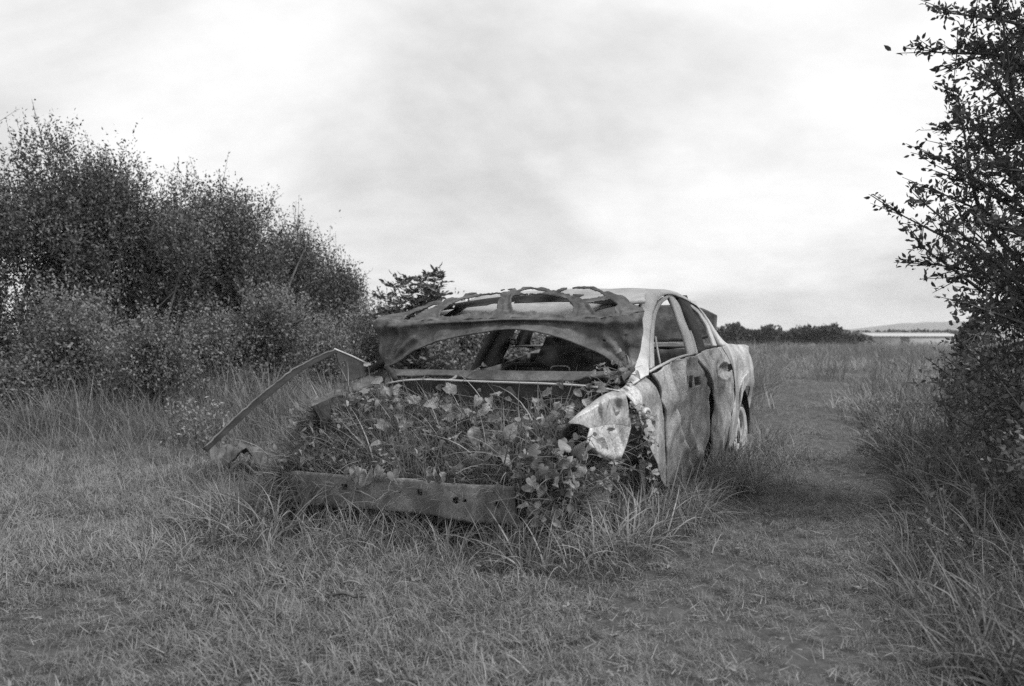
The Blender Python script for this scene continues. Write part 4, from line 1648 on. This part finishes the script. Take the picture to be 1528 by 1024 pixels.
def leaf_shape(kind, seed):
    """single large leaf, about 1 unit long, lying along +X, folded and curled"""
    rng = np.random.default_rng(seed)
    if kind == 'heart':
        o = [(0, 0), (-.12, .16), (-.10, .34), (.06, .44), (.28, .43), (.52, .33), (.76, .17), (1.0, 0)]
    elif kind == 'oval':
        o = [(0, 0), (.08, .17), (.24, .29), (.42, .34), (.60, .30), (.78, .20), (.90, .10), (1.0, 0)]
    elif kind == 'lobed':
        o = [(0, 0), (.0, .22), (-.06, .42), (.16, .36), (.34, .48), (.44, .30), (.72, .26), (1.0, 0)]
    else:   # dock: long and wavy
        o = [(0, 0), (.06, .08), (.2, .15), (.4, .18), (.6, .16), (.8, .11), (.92, .06), (1.0, 0)]
    o = np.array(o)
    n = len(o)
    curl = rng.uniform(.1, 1.0)
    fold = rng.uniform(.1, .7)
    wav = rng.uniform(.03, .09)

    def lift(x, y):
        return -curl * .5 * x * x + fold * abs(y) + wav * math.sin(x * 11 + seed) * (abs(y) > .02)
    V, F = [], []
    mid = np.linspace(0, 1, n)
    for i in range(n):
        V.append((mid[i], 0, lift(mid[i], 0)))
    for s in (1, -1):
        b = len(V)
        for i in range(n):
            x, y = o[i]
            V.append((x, s * y * .55, lift(x, s * y * .55) + .02))
        c = len(V)
        for i in range(n):
            x, y = o[i]
            V.append((x, s * y, lift(x, s * y)))
        for i in range(n - 1):
            q1 = [i, i + 1, b + i + 1, b + i]
            q2 = [b + i, b + i + 1, c + i + 1, c + i]
            F += [q1[::s], q2[::s]]
    return mesh_np('leaf', np.array(V), np.array(F), M['vine'])


LEAF = {k: [leaf_shape(k, 3 * j + i) for i in range(3)] for j, k in enumerate(('heart', 'oval', 'lobed', 'dock'))}
CROT = CARM.to_3x3()


def leaf_obj(parent, kind, pos, size, rng, face=None, droop=.3):
    """a leaf as its own part; face = rough direction of its upper side"""
    me = LEAF[kind][int(rng.integers(0, 3))]
    o = link('leaf', me, parent)
    nrm = np.array(face if face is not None else (0, -.25, 1.0), float) + np.array([0, 0, .35]) + rng.normal(size=3) * .6
    nrm /= np.linalg.norm(nrm)
    d = rng.normal(size=3)
    d = d - nrm * (d @ nrm)
    d /= np.linalg.norm(d)
    d[2] -= droop
    d = d - nrm * (d @ nrm) * .6
    d /= np.linalg.norm(d)
    y = np.cross(nrm, d)
    y /= np.linalg.norm(y)
    z = np.cross(d, y)
    m = Matrix(((d[0], y[0], z[0], 0), (d[1], y[1], z[1], 0), (d[2], y[2], z[2], 0), (0, 0, 0, 1)))
    o.matrix_local = Matrix.Translation(Vector(pos)) @ m @ Matrix.Scale(size, 4)
    return o


def climber(name, label, cat, foot, path, kind, size, nleaf, seed, group=None, face=None, spread=.10, dense=3):
    """world-space path points (first on the ground or in the bay), leaves strung along it"""
    rng = np.random.default_rng(seed)
    foot = np.asarray(foot, float)
    root = link(name, None, label=label, cat=cat, group=group)
    root.location = foot
    P = catmull([np.zeros(3)] + [np.asarray(p) - foot for p in path], 18)
    P[1:] += rng.normal(size=(17, 3)) * .008
    st = [tube_vf(P, np.linspace(.005, .002, 18), 5)[:2]]
    done = 0
    for i in range(nleaf * dense):
        j = int(rng.integers(3, 18))
        q = P[j] + rng.normal(size=3) * spread * np.array([1, .7, .6])
        st.append(tube_vf(np.array([P[j], (P[j] + q) / 2 + [0, 0, .012], q]), [.0022, .0018, .0015], 4)[:2])
        leaf_obj(root, kind if rng.uniform() < .75 else 'oval', q, size * rng.uniform(.28, .85), rng, face)
    V, F = join_vf(st)
    link('stem', mesh_np('stem', V, F, M['stem']), root)
    return root


def cw(p):
    p = np.asarray(p, float)
    return CM[:3, :3] @ p + CM[:3, 3]


def bay(u, v, x):
    """point in the engine bay or on the front: photo direction met with the car's cross plane x, in world axes"""
    return cw(ox(u, v, x))


def climbers():
    face = (-.15, -.75, .75)
    g = 'leafy climbers filling the engine bay'
    # (photo path of the stem, cross-plane of each point, leaf kind, size, leaves, label)
    L = [([(480, 660), (490, 620), (520, 598), (555, 590)], .35, 'heart', .07, 26, 'heart-leaved climber at the far front corner of the engine bay'),
         ([(545, 655), (555, 620), (575, 600), (600, 592)], .25, 'heart', .085, 20, 'climber in front of the far strut mount, small round leaves'),
         ([(610, 650), (615, 620), (640, 604), (690, 606)], .2, 'lobed', .11, 18, 'climber with broad lobed leaves spread across the middle of the bulkhead'),
         ([(665, 640), (675, 600), (682, 580), (684, 572)], .12, 'dock', .10, 14, 'upright weed with a leaf rosette in front of the scuttle bar'),
         ([(700, 655), (700, 630), (720, 612), (755, 604)], .2, 'oval', .12, 17, 'weed with large oval leaves right of the bay centre'),
         ([(740, 670), (745, 635), (752, 612), (790, 600)], .18, 'oval', .11, 15, 'broad-leaved weed leaning towards the near wing'),
         ([(800, 690), (805, 650), (820, 610), (845, 585)], .22, 'lobed', .10, 18, 'climber rising along the near inner wing'),
         ([(640, 670), (650, 655), (670, 638), (700, 632)], .36, 'heart', .08, 15, 'low climber in the middle front of the engine bay'),
         ([(770, 680), (775, 660), (795, 650), (825, 645)], .38, 'oval', .12, 16, 'large-leaved weed behind the right end of the bumper beam')]
    for i, (px, x, kd, sz, n, lab) in enumerate(L):
        pts = [bay(u, v, x - .07 * k) for k, (u, v) in enumerate(px)]
        ft = pts[0].copy()
        ft[2] = .28
        climber('climber', lab, 'climber', ft, pts, kd, sz, n, 500 + i, g, face)
    g2 = 'climbers spilling off the near front corner'
    L = [([(785, 745), (790, 715), (800, 690), (815, 668)], .55, 'heart', .10, 17, 'climber with large hanging leaves just right of the bumper beam end'),
         ([(805, 770), (815, 735), (828, 705), (850, 690)], .55, 'heart', .09, 15, 'climber hanging between the beam end and the crumpled wing'),
         ([(848, 745), (852, 715), (858, 690), (866, 655)], .5, 'oval', .08, 13, 'climber below the torn front edge of the crumpled wing'),
         ([(790, 795), (795, 775), (800, 760), (812, 745)], .6, 'oval', .09, 10, 'low broad-leaved weed under the beam end')]
    for i, (px, x, kd, sz, n, lab) in enumerate(L):
        pts = [bay(u + 10, v, x) for k, (u, v) in enumerate(px)]
        ft = pts[0].copy()
        ft[2] = 0.02
        climber('corner_climber', lab, 'climber', ft, pts, kd, sz * 1.0, n, 540 + i, g2, (.1, -.95, .45), .05)
    pts = [cw(oy(u, v, .90)) for u, v in [(972, 705), (968, 685), (962, 660), (953, 632), (948, 608)]]
    climber('wing_climber', 'climber growing up through the gap in the near wing', 'climber', [pts[0][0], pts[0][1], .02], pts, 'heart', .055, 22, 560, None, (.8, -.5, .5), .03)
    pts = [bay(u, v, x) for u, v, x in [(880, 590, .05), (900, 575, -.02), (912, 560, -.05), (935, 550, -.08)]]
    ft = pts[0].copy()
    ft[2] -= .35
    climber('scuttle_climber', 'round-leaved climber over the near end of the scuttle bar', 'climber', ft, pts, 'heart', .07, 24, 561, None, (0, -.8, .6), .06)
    # tall thin sapling stem by the beam end
    rng = np.random.default_rng(571)
    pts = [bay(u, v, .60) for u, v in [(772, 790), (774, 740), (776, 690), (777, 650), (778, 625)]]
    climber('weed_stem', 'tall thin weed stem standing at the right end of the bumper beam', 'weed', [pts[0][0], pts[0][1], .0], pts, 'dock', .06, 16, 572, None, (0, -.6, .8), .03)
    # leaves hanging over the beam
    for i, (u, lab) in enumerate([(532, 'broad leaf pair hanging over the top of the bumper beam, leftmost'), (552, 'small narrow leaves over the beam between two broader ones'),
                                  (575, 'pointed leaves hanging over the beam by the middle'), (646, 'leaf hanging over the beam right of a square hole')]):
        p = bay(u, 705, .60)
        root = link('beam_weed', None, label=lab, cat='weed', group='weeds hanging over the bumper beam')
        root.location = p + np.array([0, .12, -.06])
        rng = np.random.default_rng(580 + i)
        st = []
        for k in range(4):
            q = bay(u + rng.uniform(-12, 12), 704 + rng.uniform(-6, 5), .64) - np.array(root.location)
            st.append(tube_vf(catmull([(0, 0, 0), q * .6 + np.array([0, 0, .04]), q], 6), .002, 4)[:2])
            o = leaf_obj(root, 'heart' if i % 2 == 0 else 'oval', q, .07 * rng.uniform(.6, 1.1), rng, (-.3, -.95, .2), 1.6)
        V, F = join_vf(st)
        link('stem', mesh_np('stem', V, F, M['stem']), root)
    # pale weed by the strip end
    for i, (u, v, h, lab) in enumerate([(262, 690, .34, 'pale flat-topped weed left of the peeled strip, outermost'), (295, 690, .36, 'pale flat-topped weed nearest to the end of the peeled strip'), (325, 688, .33, 'pale weed under the lower end of the peeled strip')]):
        rng = np.random.default_rng(600 + i)
        c = gpt(u, v)
        c[2] = float(hgt(c[0], c[1]))
        root = link('flowering_weed', None, label=lab, cat='weed', group='pale weeds beside the wreck')
        root.location = c
        st, lv = [], []
        for k in range(8):
            tip = np.array([rng.normal() * .09, rng.normal() * .09, h * rng.uniform(.8, 1.1) + .12])
            P = catmull([(0, 0, -.02), tip * np.array([.5, .5, .55]) + rng.normal(size=3) * .01, tip], 7)
            st.append(tube_vf(P, np.linspace(.004, .002, 7), 4)[:2])
            pp = P[3:][rng.integers(0, 4, 26)] + rng.normal(size=(26, 3)) * .025
            lv.append(leaves_vf(pp, rng.normal(size=(26, 3)) + [0, 0, .3], np.full(26, .035), rng, .5, 1, .5))
        V, F = join_vf(lv)
        link('foliage', mesh_np('foliage', V, F, M['straw']), root)
        V, F = join_vf(st)
        link('stem', mesh_np('stem', V, F, M['stem']), root)


climbers()

# ------------------------------------------------------------------ grass


def blades(seed, n, radius, L, width, lean, curve, seg=4, out=.5, seedhead=0.0):
    rng = np.random.default_rng(seed)
    a = rng.uniform(0, 2 * math.pi, n)
    r = radius * np.sqrt(rng.uniform(0, 1, n))
    base = np.stack([np.cos(a) * r, np.sin(a) * r, np.full(n, -.012)], 1)
    yaw = a + rng.normal(size=n) * (2.2 - 1.6 * out)
    Ln = rng.uniform(L[0], L[1], n)
    ph = np.abs(rng.normal(size=n)) * (lean[1] - lean[0]) + lean[0]
    cv = rng.uniform(curve[0], curve[1], n)
    w = width * rng.uniform(.6, 1.3, n)
    d = np.stack([np.cos(yaw), np.sin(yaw)], 1)
    s = np.stack([-np.sin(yaw), np.cos(yaw), np.zeros(n)], 1)
    tw = rng.normal(size=n) * .5
    s = s * np.cos(tw)[:, None] + np.array([0, 0, 1]) * np.sin(tw)[:, None] * .6
    P = base.copy()
    V = []
    for k in range(seg + 1):
        t = k / seg
        ww = w * (1 - t ** 1.6) * .5 + .00015
        V.append(P - s * ww[:, None])
        V.append(P + s * ww[:, None])
        ang = np.clip(ph + cv * (t + .5 / seg), 0, 2.6)
        st = Ln / seg
        P = P + np.concatenate([d * (np.sin(ang) * st)[:, None], (np.cos(ang) * st)[:, None]], 1)
    V = np.stack(V, 1)      # n, 2(seg+1), 3
    q = np.arange(n)[:, None] * (2 * (seg + 1))
    F = np.concatenate([q + np.array([[2 * k, 2 * k + 1, 2 * k + 3, 2 * k + 2]]) for k in range(seg)])
    return V.reshape(-1, 3), F


def proto(me):
    return bpy.data.objects.new(me.name, me)


def scatter(name, label, cat, P, rot, sc, protos):
    me = bpy.data.meshes.new(name)
    n = len(P)
    me.vertices.add(n)
    me.vertices.foreach_set('co', np.asarray(P, np.float32).ravel())
    a = me.attributes.new('rot', 'FLOAT_VECTOR', 'POINT')
    a.data.foreach_set('vector', np.asarray(rot, np.float32).ravel())
    a = me.attributes.new('scl', 'FLOAT_VECTOR', 'POINT')
    a.data.foreach_set('vector', np.asarray(sc, np.float32).ravel())
    a = me.attributes.new('idx', 'INT', 'POINT')
    a.data.foreach_set('value', np.random.default_rng(n).integers(0, len(protos), n).astype(np.int32))
    me.update()
    o = link(name, me, label=label, cat=cat, kind='stuff')
    ng = bpy.data.node_groups.new(name + '_scatter', 'GeometryNodeTree')
    ng.interface.new_socket('Geometry', in_out='INPUT', socket_type='NodeSocketGeometry')
    ng.interface.new_socket('Geometry', in_out='OUTPUT', socket_type='NodeSocketGeometry')
    nd, lk = ng.nodes, ng.links
    gi, go = nd.new('NodeGroupInput'), nd.new('NodeGroupOutput')
    ip = nd.new('GeometryNodeInstanceOnPoints')
    jn = nd.new('GeometryNodeJoinGeometry')
    for p in protos:
        oi = nd.new('GeometryNodeObjectInfo')
        oi.inputs['Object'].default_value = p
        gt = nd.new('GeometryNodeGeometryToInstance')
        lk.new(oi.outputs['Geometry'], gt.inputs[0])
        lk.new(gt.outputs[0], jn.inputs[0])

    def na(nm, ty):
        x = nd.new('GeometryNodeInputNamedAttribute')
        x.data_type = ty
        x.inputs['Name'].default_value = nm
        return x.outputs['Attribute']
    lk.new(gi.outputs[0], ip.inputs['Points'])
    lk.new(jn.outputs[0], ip.inputs['Instance'])
    ip.inputs['Pick Instance'].default_value = True
    lk.new(na('idx', 'INT'), ip.inputs['Instance Index'])
    lk.new(na('rot', 'FLOAT_VECTOR'), ip.inputs['Rotation'])
    lk.new(na('scl', 'FLOAT_VECTOR'), ip.inputs['Scale'])
    lk.new(ip.outputs[0], go.inputs[0])
    m = o.modifiers.new('scatter', 'NODES')
    m.node_group = ng
    return o


RG = np.random.default_rng(99)


def pool(y0, y1, dens, margin=.9, left=None, right=None):
    """random ground points in the strip y0..y1 that the camera could see from here or a step aside"""
    wmax = .60 * y1 + margin
    n = int((y1 - y0) * 2 * wmax * dens)
    x = RG.uniform(-wmax, wmax, n)
    y = RG.uniform(y0, y1, n)
    k = np.abs(x) < .60 * y + margin
    return x[k], y[k]


def zones(x, y):
    dc = car_dist(x, y)
    px = path_x(y)
    pw = path_w(y)
    dp = np.abs(x - px) / pw                      # <1 on the trodden path
    wob = .35 * vnoise(x * .9, y * .9, seed=71)
    verge = sst(.8, 1.35, (x - px) / pw + wob) * (y < 16)
    mead = sst(7.3, 9.6, y + .5 * vnoise(x * .6, y * .6, seed=72) + .12 * (x + 4)) * (x < px - pw)
    return dc, dp, verge, mead


def place(x, y, s, tilt=.25, sz=None, zoff=0.0):
    n = len(x)
    P = np.stack([x, y, hgt(x, y) + zoff], 1)
    rot = np.stack([RG.normal(size=n) * tilt, RG.normal(size=n) * tilt, RG.uniform(0, 6.283, n)], 1)
    sc = np.stack([s, s, s if sz is None else sz], 1)
    return P, rot, sc


def in_car(x, y):
    cx, cy = to_car_xy(x, y)
    return (cx < .30) & (cx > -3.65) & (np.abs(cy) < .84)


def grass():
    g = M['grass']
    short = [proto(mesh_np('short_blades', *blades(700 + i, 44, .085, (.035, .135), .0040, (.25, 1.0), (.2, 1.8), 4, .3), g)) for i in range(7)]
    straw = [proto(mesh_np('straw_blades', *blades(720 + i, 7, .10, (.015, .07), .0030, (1.1, 1.5), (-.2, .5), 3, .0), M['straw'])) for i in range(4)]
    tall = [proto(mesh_np('tall_blades', *blades(740 + i, 20, .09, (.18, .46), .0088, (.08, .34), (.3, 2.2), 7, .6), M['tallg'])) for i in range(7)]
    thin = [proto(mesh_np('thin_blades', *blades(760 + i, 26, .13, (.22, .55), .007, (.08, .35), (.1, 1.2), 4, .4), M['meadow'])) for i in range(6)]
    fieldc = [proto(mesh_np('field_blades', *blades(780 + i, 34, .34, (.18, .48), .012, (.1, .4), (.1, 1.3), 3, .3), M['field'])) for i in range(5)]

    # short turf, denser near the camera
    X, Y = [], []
    for y0, y1, dn in ((1.6, 4.2, 400), (4.2, 7.0, 260), (7.0, 11.0, 130), (11, 24, 70)):
        x, y = pool(y0, y1, dn)
        X.append(x)
        Y.append(y)
    x, y = np.concatenate(X), np.concatenate(Y)
    dc, dp, vg, md = zones(x, y)
    tuft = fbm(x * 1.3, y * 1.3, seed=81, oct=3)
    dens = np.where(dp < 1, .9 + .4 * tuft, 1.0) * (1 - .6 * vg) * (1 - .7 * md)
    k = (RG.uniform(size=len(x)) < dens) & ~in_car(x, y)
    x, y, tuft, dp, dc = x[k], y[k], tuft[k], dp[k], dc[k]
    s = (.78 + .30 * tuft) * np.where(dp < 1, .55, 1.0) * RG.uniform(.7, 1.3, len(x)) + .35 * np.exp(-dc / .5)
    s = np.clip(s, .42, 1.7) * np.clip(.9 + .03 * (y - 4), .9, 1.2)
    scatter('short_grass', 'short trodden grass covering the foreground and the path', 'grass', *place(x, y, s, .22), short)

    # dead blades lying on the turf
    x, y = pool(1.6, 7.5, 90)
    dc, dp, vg, md = zones(x, y)
    k = (RG.uniform(size=len(x)) < np.where(dp < 1.2, 1.0, .45 + .4 * vnoise(x * .8, y * .8, seed=83))) & ~in_car(x, y) & (md < .5)
    x, y = x[k], y[k]
    scatter('dead_grass', 'dry pale grass stalks lying flat on the turf', 'dry grass', *place(x, y, RG.uniform(.6, 1.3, len(x)), .12, zoff=.022), straw)

    # longer tufts in the turf
    x, y = pool(1.9, 7.5, 26)
    dc, dp, vg, md = zones(x, y)
    k = (fbm(x * .9, y * .9, seed=85, oct=3) > .35) & (dp > 1.1) & ~in_car(x, y)
    x, y = x[k], y[k]
    scatter('grass_tufts', 'loose tufts of longer grass dotted over the turf', 'grass', *place(x, y, RG.uniform(.26, .5, len(x)), .25), tall)

    # long grass round the wreck
    x, y = pool(3.2, 9.5, 260)
    dc, dp, vg, md = zones(x, y)
    cx, cy = to_car_xy(x, y)
    edge = .42 + .3 * ((cy < -.6) & (cx > -.2)) + .22 * vnoise(x * 1.7, y * 1.7, seed=87)
    k = (dc < edge) & ~((cx < .35) & (cx > -3.6) & (np.abs(cy) < .80)) & (RG.uniform(size=len(x)) < .75 * np.exp(-np.maximum(dc - .12, 0) / .22)) & (cy > -1.6)
    x, y, dc, cx, cy = x[k], y[k], dc[k], cx[k], cy[k]
    s = np.interp(dc, [0, .2, .5, .8], [.95, .85, .5, .3]) * RG.uniform(.65, 1.2, len(x))
    fr = (cx > .45) & (cy < .62) & (cy > -.58)
    s = s * np.where(fr, .78, 1.0) * np.where(cy > .6, .90, 1.0) * np.where((cy < -.55) & (cx > -.3), 1.2, 1.0)       # lower along the bumper beam
    k2 = RG.uniform(size=len(x)) < np.where(fr, .85, 1.0)
    x, y, s = x[k2], y[k2], s[k2]
    scatter('long_grass', 'long rank grass growing up against the car wreck', 'grass', *place(x, y, s, .22), tall)

    # rank grass round the scrap sheet and the foot of the peeled strip
    cgp = gpt(352, 712)
    x = cgp[0] + RG.normal(size=90) * .30
    y = cgp[1] + RG.normal(size=90) * .24
    k = ~in_car(x, y)
    x, y = x[k], y[k]
    scatter('scrap_grass', 'long grass growing round the scrap sheet beside the car', 'grass', *place(x, y, RG.uniform(.3, .6, len(x)), .25), tall)

    # meadow on the left and behind
    X, Y = [], []
    for y0, y1, dn in ((6.8, 10.0, 90), (10, 14, 45), (14, 22, 16)):
        x, y = pool(y0, y1, dn)
        X.append(x)
        Y.append(y)
    x, y = np.concatenate(X), np.concatenate(Y)
    dc, dp, vg, md = zones(x, y)
    k = (RG.uniform(size=len(x)) < md) & ~in_car(x, y) & ((x < path_x(y) - .8))
    x, y, md = x[k], y[k], md[k]
    s = (.45 + .75 * md * np.interp(y, [7, 10, 14], [.55, 1.0, 1.2])) * (1 + .3 * vnoise(x * .7, y * .7, seed=89)) * RG.uniform(.7, 1.2, len(x))
    s = s * np.where(x > -1.0, .75, 1.0)
    scatter('meadow_grass', 'tall meadow grass between the turf and the left hedge', 'grass', *place(x, y, s * np.interp(y, [8, 16], [1, 1.5]), .25, s), thin)

    # verge under the tree on the right
    X, Y = [], []
    for y0, y1, dn in ((1.7, 5.5, 170), (5.5, 10, 80), (10, 16, 26)):
        x, y = pool(y0, y1, dn)
        X.append(x)
        Y.append(y)
    x, y = np.concatenate(X), np.concatenate(Y)
    dc, dp, vg, md = zones(x, y)
    k = (RG.uniform(size=len(x)) < vg * .8) & (dc > .3)
    x, y, vg = x[k], y[k], vg[k]
    s = (.3 + .55 * vg) * RG.uniform(.6, 1.25, len(x)) * (1 + .25 * vnoise(x * 1.1, y * 1.1, seed=91)) * np.interp(y, [2, 4, 7], [.75, 1.0, 1.15])
    tallv = [proto(mesh_np('verge_blades', *blades(840 + i, 26, .10, (.14, .46), .0085, (.08, .40), (.3, 2.2), 6, .5), M['verge'])) for i in range(6)]
    scatter('verge_grass', 'dense tall grass and weeds along the right-hand verge', 'grass', *place(x, y, s, .28), tallv)

    # the open field
    X, Y = [], []
    for y0, y1, dn in ((8.5, 16, 14), (16, 30, 5.0), (30, 60, 1.6), (60, 130, .45)):
        x, y = pool(y0, y1, dn, 2)
        X.append(x)
        Y.append(y)
    x, y = np.concatenate(X), np.concatenate(Y)
    dp = (x - path_x(y)) / path_w(y)
    k = ((np.abs(dp) > 1.2) | (y > 22)) & ((x > path_x(y) - 2.2) | (y > 20)) & (car_dist(x, y) > .5)
    x, y = x[k], y[k]
    tuss = fbm(x * .45, y * .45, seed=93, oct=3)
    s = (.55 + .5 * tuss) * RG.uniform(.7, 1.25, len(x))
    s = np.clip(s, .25, 1.2)
    hs = np.interp(y, [8, 20, 60, 130], [1.0, 1.5, 3.0, 5.0])
    scatter('field_grass', 'rough grass of the open field stretching to the far hedge', 'grass', *place(x, y, s * hs, .2, s * np.interp(y, [8, 30, 130], [.8, .9, .55])), fieldc)

    # dark rank clumps and stalks standing in the field
    x, y = pool(8.5, 70, 1.3, 2)
    k = (x > path_x(y) + np.where(y > 20, -6, 1.0) * path_w(y)) & (fbm(x * .3, y * .3, seed=97, oct=2) > .0)
    x, y = x[k], y[k]
    s = RG.uniform(.7, 1.5, len(x))
    stalk = [proto(mesh_np('stalk_blades', *blades(800 + i, 26, .22, (.25, .75), .011, (.05, .3), (.0, .7), 4, .4), M['under'])) for i in range(5)]
    scatter('field_weeds', 'darker clumps of weed stalks dotted through the open field', 'weeds', *place(x, y, s, .15), stalk)

    # grass inside the engine bay
    def mound(cx, cy):
        return np.interp(cx, [0, .2, .4, .58], [.66, .58, .46, .37]) + .05 * vnoise(cx * 5, cy * 5, seed=95)
    n = 3400
    cx = RG.uniform(-.02, .50, n)
    cy = RG.uniform(-.86, .74, n)
    z = mound(cx, cy) - .10 * RG.uniform(size=n)
    w = np.stack([cx, cy, z], 1) @ CM[:3, :3].T + CM[:3, 3]
    s = RG.uniform(.4, 1.0, n) * np.where(RG.uniform(size=n) < .08, 1.5, 1.0) * np.interp(cx, [-.05, .4, .62], [.8, .8, .7])
    rot = np.stack([RG.normal(size=n) * .35, RG.normal(size=n) * .35, RG.uniform(0, 6.283, n)], 1)
    scatter('bay_grass', 'tangled grass growing out of the engine bay behind the bumper beam', 'grass', w, rot, np.stack([s] * 3, 1), tall)

    # small-leaved weeds tangled through it
    def sprig(seed, nst, h, ls, mat, low=.2):
        rng = np.random.default_rng(seed)
        pr = []
        for k in range(nst):
            tip = np.array([rng.normal() * .35 * h, rng.normal() * .35 * h, h * rng.uniform(.5, 1.0)])
            t = np.linspace(low, 1, 9)[:, None]
            P = tip * t + np.sin(t * 3) * rng.normal(size=3) * .08 * h
            pr.append(leaves_vf(np.repeat(P, 2, 0), rng.normal(size=(18, 3)) + [0, 0, .25], ls * rng.uniform(.5, 1.2, 18), rng, .55, 2, .3))
            v, f, _ = tube_vf(np.concatenate([np.zeros((1, 3)), P]), .0016, 3)
            pr.append((v, f))
        V, F = join_vf(pr)
        return proto(mesh_np('weed_sprig', V, F, mat))
    sp = [sprig(850 + i, 7, .22, .040, M['vine2']) for i in range(6)]
    n = 420
    cx = RG.uniform(-.02, .48, n)
    cy = RG.uniform(-.84, .74, n)
    w = np.stack([cx, cy, mound(cx, cy) - .06], 1) @ CM[:3, :3].T + CM[:3, 3]
    s = RG.uniform(.5, 1.15, n)
    rot = np.stack([RG.normal(size=n) * .3, RG.normal(size=n) * .3, RG.uniform(0, 6.283, n)], 1)
    scatter('bay_weeds', 'small-leaved weeds tangled through the engine bay', 'weeds', w, rot, np.stack([s] * 3, 1), sp)

    # weeds round the near side of the car and along the verge
    sp2 = [sprig(870 + i, 9, .34, .036, M['under']) for i in range(6)]
    x, y = pool(1.9, 11, 60)
    dc, dp, vg, md = zones(x, y)
    cx, cy = to_car_xy(x, y)
    k = (vg > .6) & (y > 3.6) & (RG.uniform(size=len(x)) < .35)
    x, y = x[k], y[k]
    scatter('verge_weeds', 'leafy weeds along the verge under the right-hand tree', 'weeds', *place(x, y, RG.uniform(.4, .95, len(x)), .2), sp2)

    # flat rosettes in the turf
    def rosette(seed):
        rng = np.random.default_rng(seed)
        n = 11
        a = np.arange(n) * 2.4 + rng.normal(size=n) * .2
        D = np.stack([np.cos(a), np.sin(a), rng.uniform(.15, .9, n)], 1)
        V, F = leaves_vf(np.zeros((n, 3)), D, rng.uniform(.025, .055, n), rng, .42, 2, .6)
        return proto(mesh_np('rosette', V, F, M['grass']))
    rs = [rosette(890 + i) for i in range(5)]
    x, y = pool(1.7, 7.5, 12)
    k = (fbm(x * .8, y * .8, seed=99, oct=2) > -.1) & (car_dist(x, y) > .25)
    x, y = x[k], y[k]
    scatter('turf_weeds', 'flat-leaved rosette weeds growing in the turf', 'weeds', *place(x, y, RG.uniform(.3, .7, len(x)), .15, zoff=.02), rs)


grass()

# ------------------------------------------------------------------ small things on the ground


def litter():
    def stick(label, px, r, m='stick', zz=.03, branch=None):
        pts = [gpt(u, v, zz) for u, v in px]
        for p in pts:
            p[2] = float(hgt(p[0], p[1])) + zz
        base = pts[0].copy()
        P = catmull([p - base for p in pts], 14)
        P[:, 2] += np.abs(np.sin(np.linspace(0, 5, 14))) * .01
        V, F, idx = tube_vf(P, np.linspace(r, r * .5, 14), 6)
        parts = [(V, F)]
        if branch:
            q = gpt(*branch, zz) - base
            q[2] += .04
            parts.append(tube_vf(np.array([P[6], (P[6] + q) / 2 + [0, 0, .01], q]), [r * .6, r * .5, r * .3], 5)[:2])
        V, F = join_vf(parts)
        o = link('stick', mesh_np('stick', V, F, M[m]), label=label, cat='stick', group='fallen sticks on the turf')
        o.location = base
    stick('short dark stick poking up at the bottom picture edge', [(600, 995), (607, 1006), (622, 1022)], .006, zz=.07)
    stick('long curved dead twig on the right edge of the path', [(1310, 762), (1335, 764), (1362, 775)], .006, zz=.05)
    stick('thin forked twig standing in the turf right of the car', [(1062, 835), (1070, 820), (1076, 812)], .004, 'straw', .06, (1066, 812))
    stick('dead twig lying left of the bottom centre', [(497, 890), (525, 893), (545, 897)], .006, zz=.05)
    stick('pale dead twig lying just above another twig left of bottom centre', [(512, 872), (535, 876), (553, 882)], .005, 'straw', .05)

    def scrap_leaf(u, v, s, seed, lab):
        rng = np.random.default_rng(seed)
        p = gpt(u, v)
        p[2] = float(hgt(p[0], p[1])) + .06
        G = coons([(-1, .5, 0), (0, .7, .2), (1, .4, .1)], [(-.9, -.5, 0), (0, -.4, .1), (1.1, -.5, .25)], nu=8, nv=6) * s
        G[..., 2] += s * .3 * fbm(G[..., 0] / s * 1.5, G[..., 1] / s * 1.5, seed=seed)
        o = link('litter_scrap', grid_mesh('litter_scrap', G, M['litter']), label=lab, cat='litter', group='pale scraps on the ground')
        o.location = p
        o.rotation_euler = (.5, .2, rng.uniform(0, 6))
        solid(o, .002)
    scrap_leaf(1376, 751, .018, 1, 'small white scrap at the verge right of the path')
    scrap_leaf(1178, 736, .024, 2, 'small white scrap on the path beyond the car')


litter()

def haze():
    v, f = box_vf((0, 0, 18), (7400, 7400, 44))
    m = bpy.data.materials.new('haze_air')
    m.use_nodes = True
    nd, lk = m.node_tree.nodes, m.node_tree.links
    nd.remove(nd['Principled BSDF'])
    pv = N(nd, 'ShaderNodeVolumePrincipled')
    pv.inputs['Color'].default_value = (.95, .95, .95, 1)
    pv.inputs['Density'].default_value = .00032
    lk.new(pv.outputs[0], nd['Material Output'].inputs['Volume'])
    link('haze', mesh_np('haze', v, f, m, False), kind='stuff', label='thin pale haze over the far fields', cat='haze')


haze()
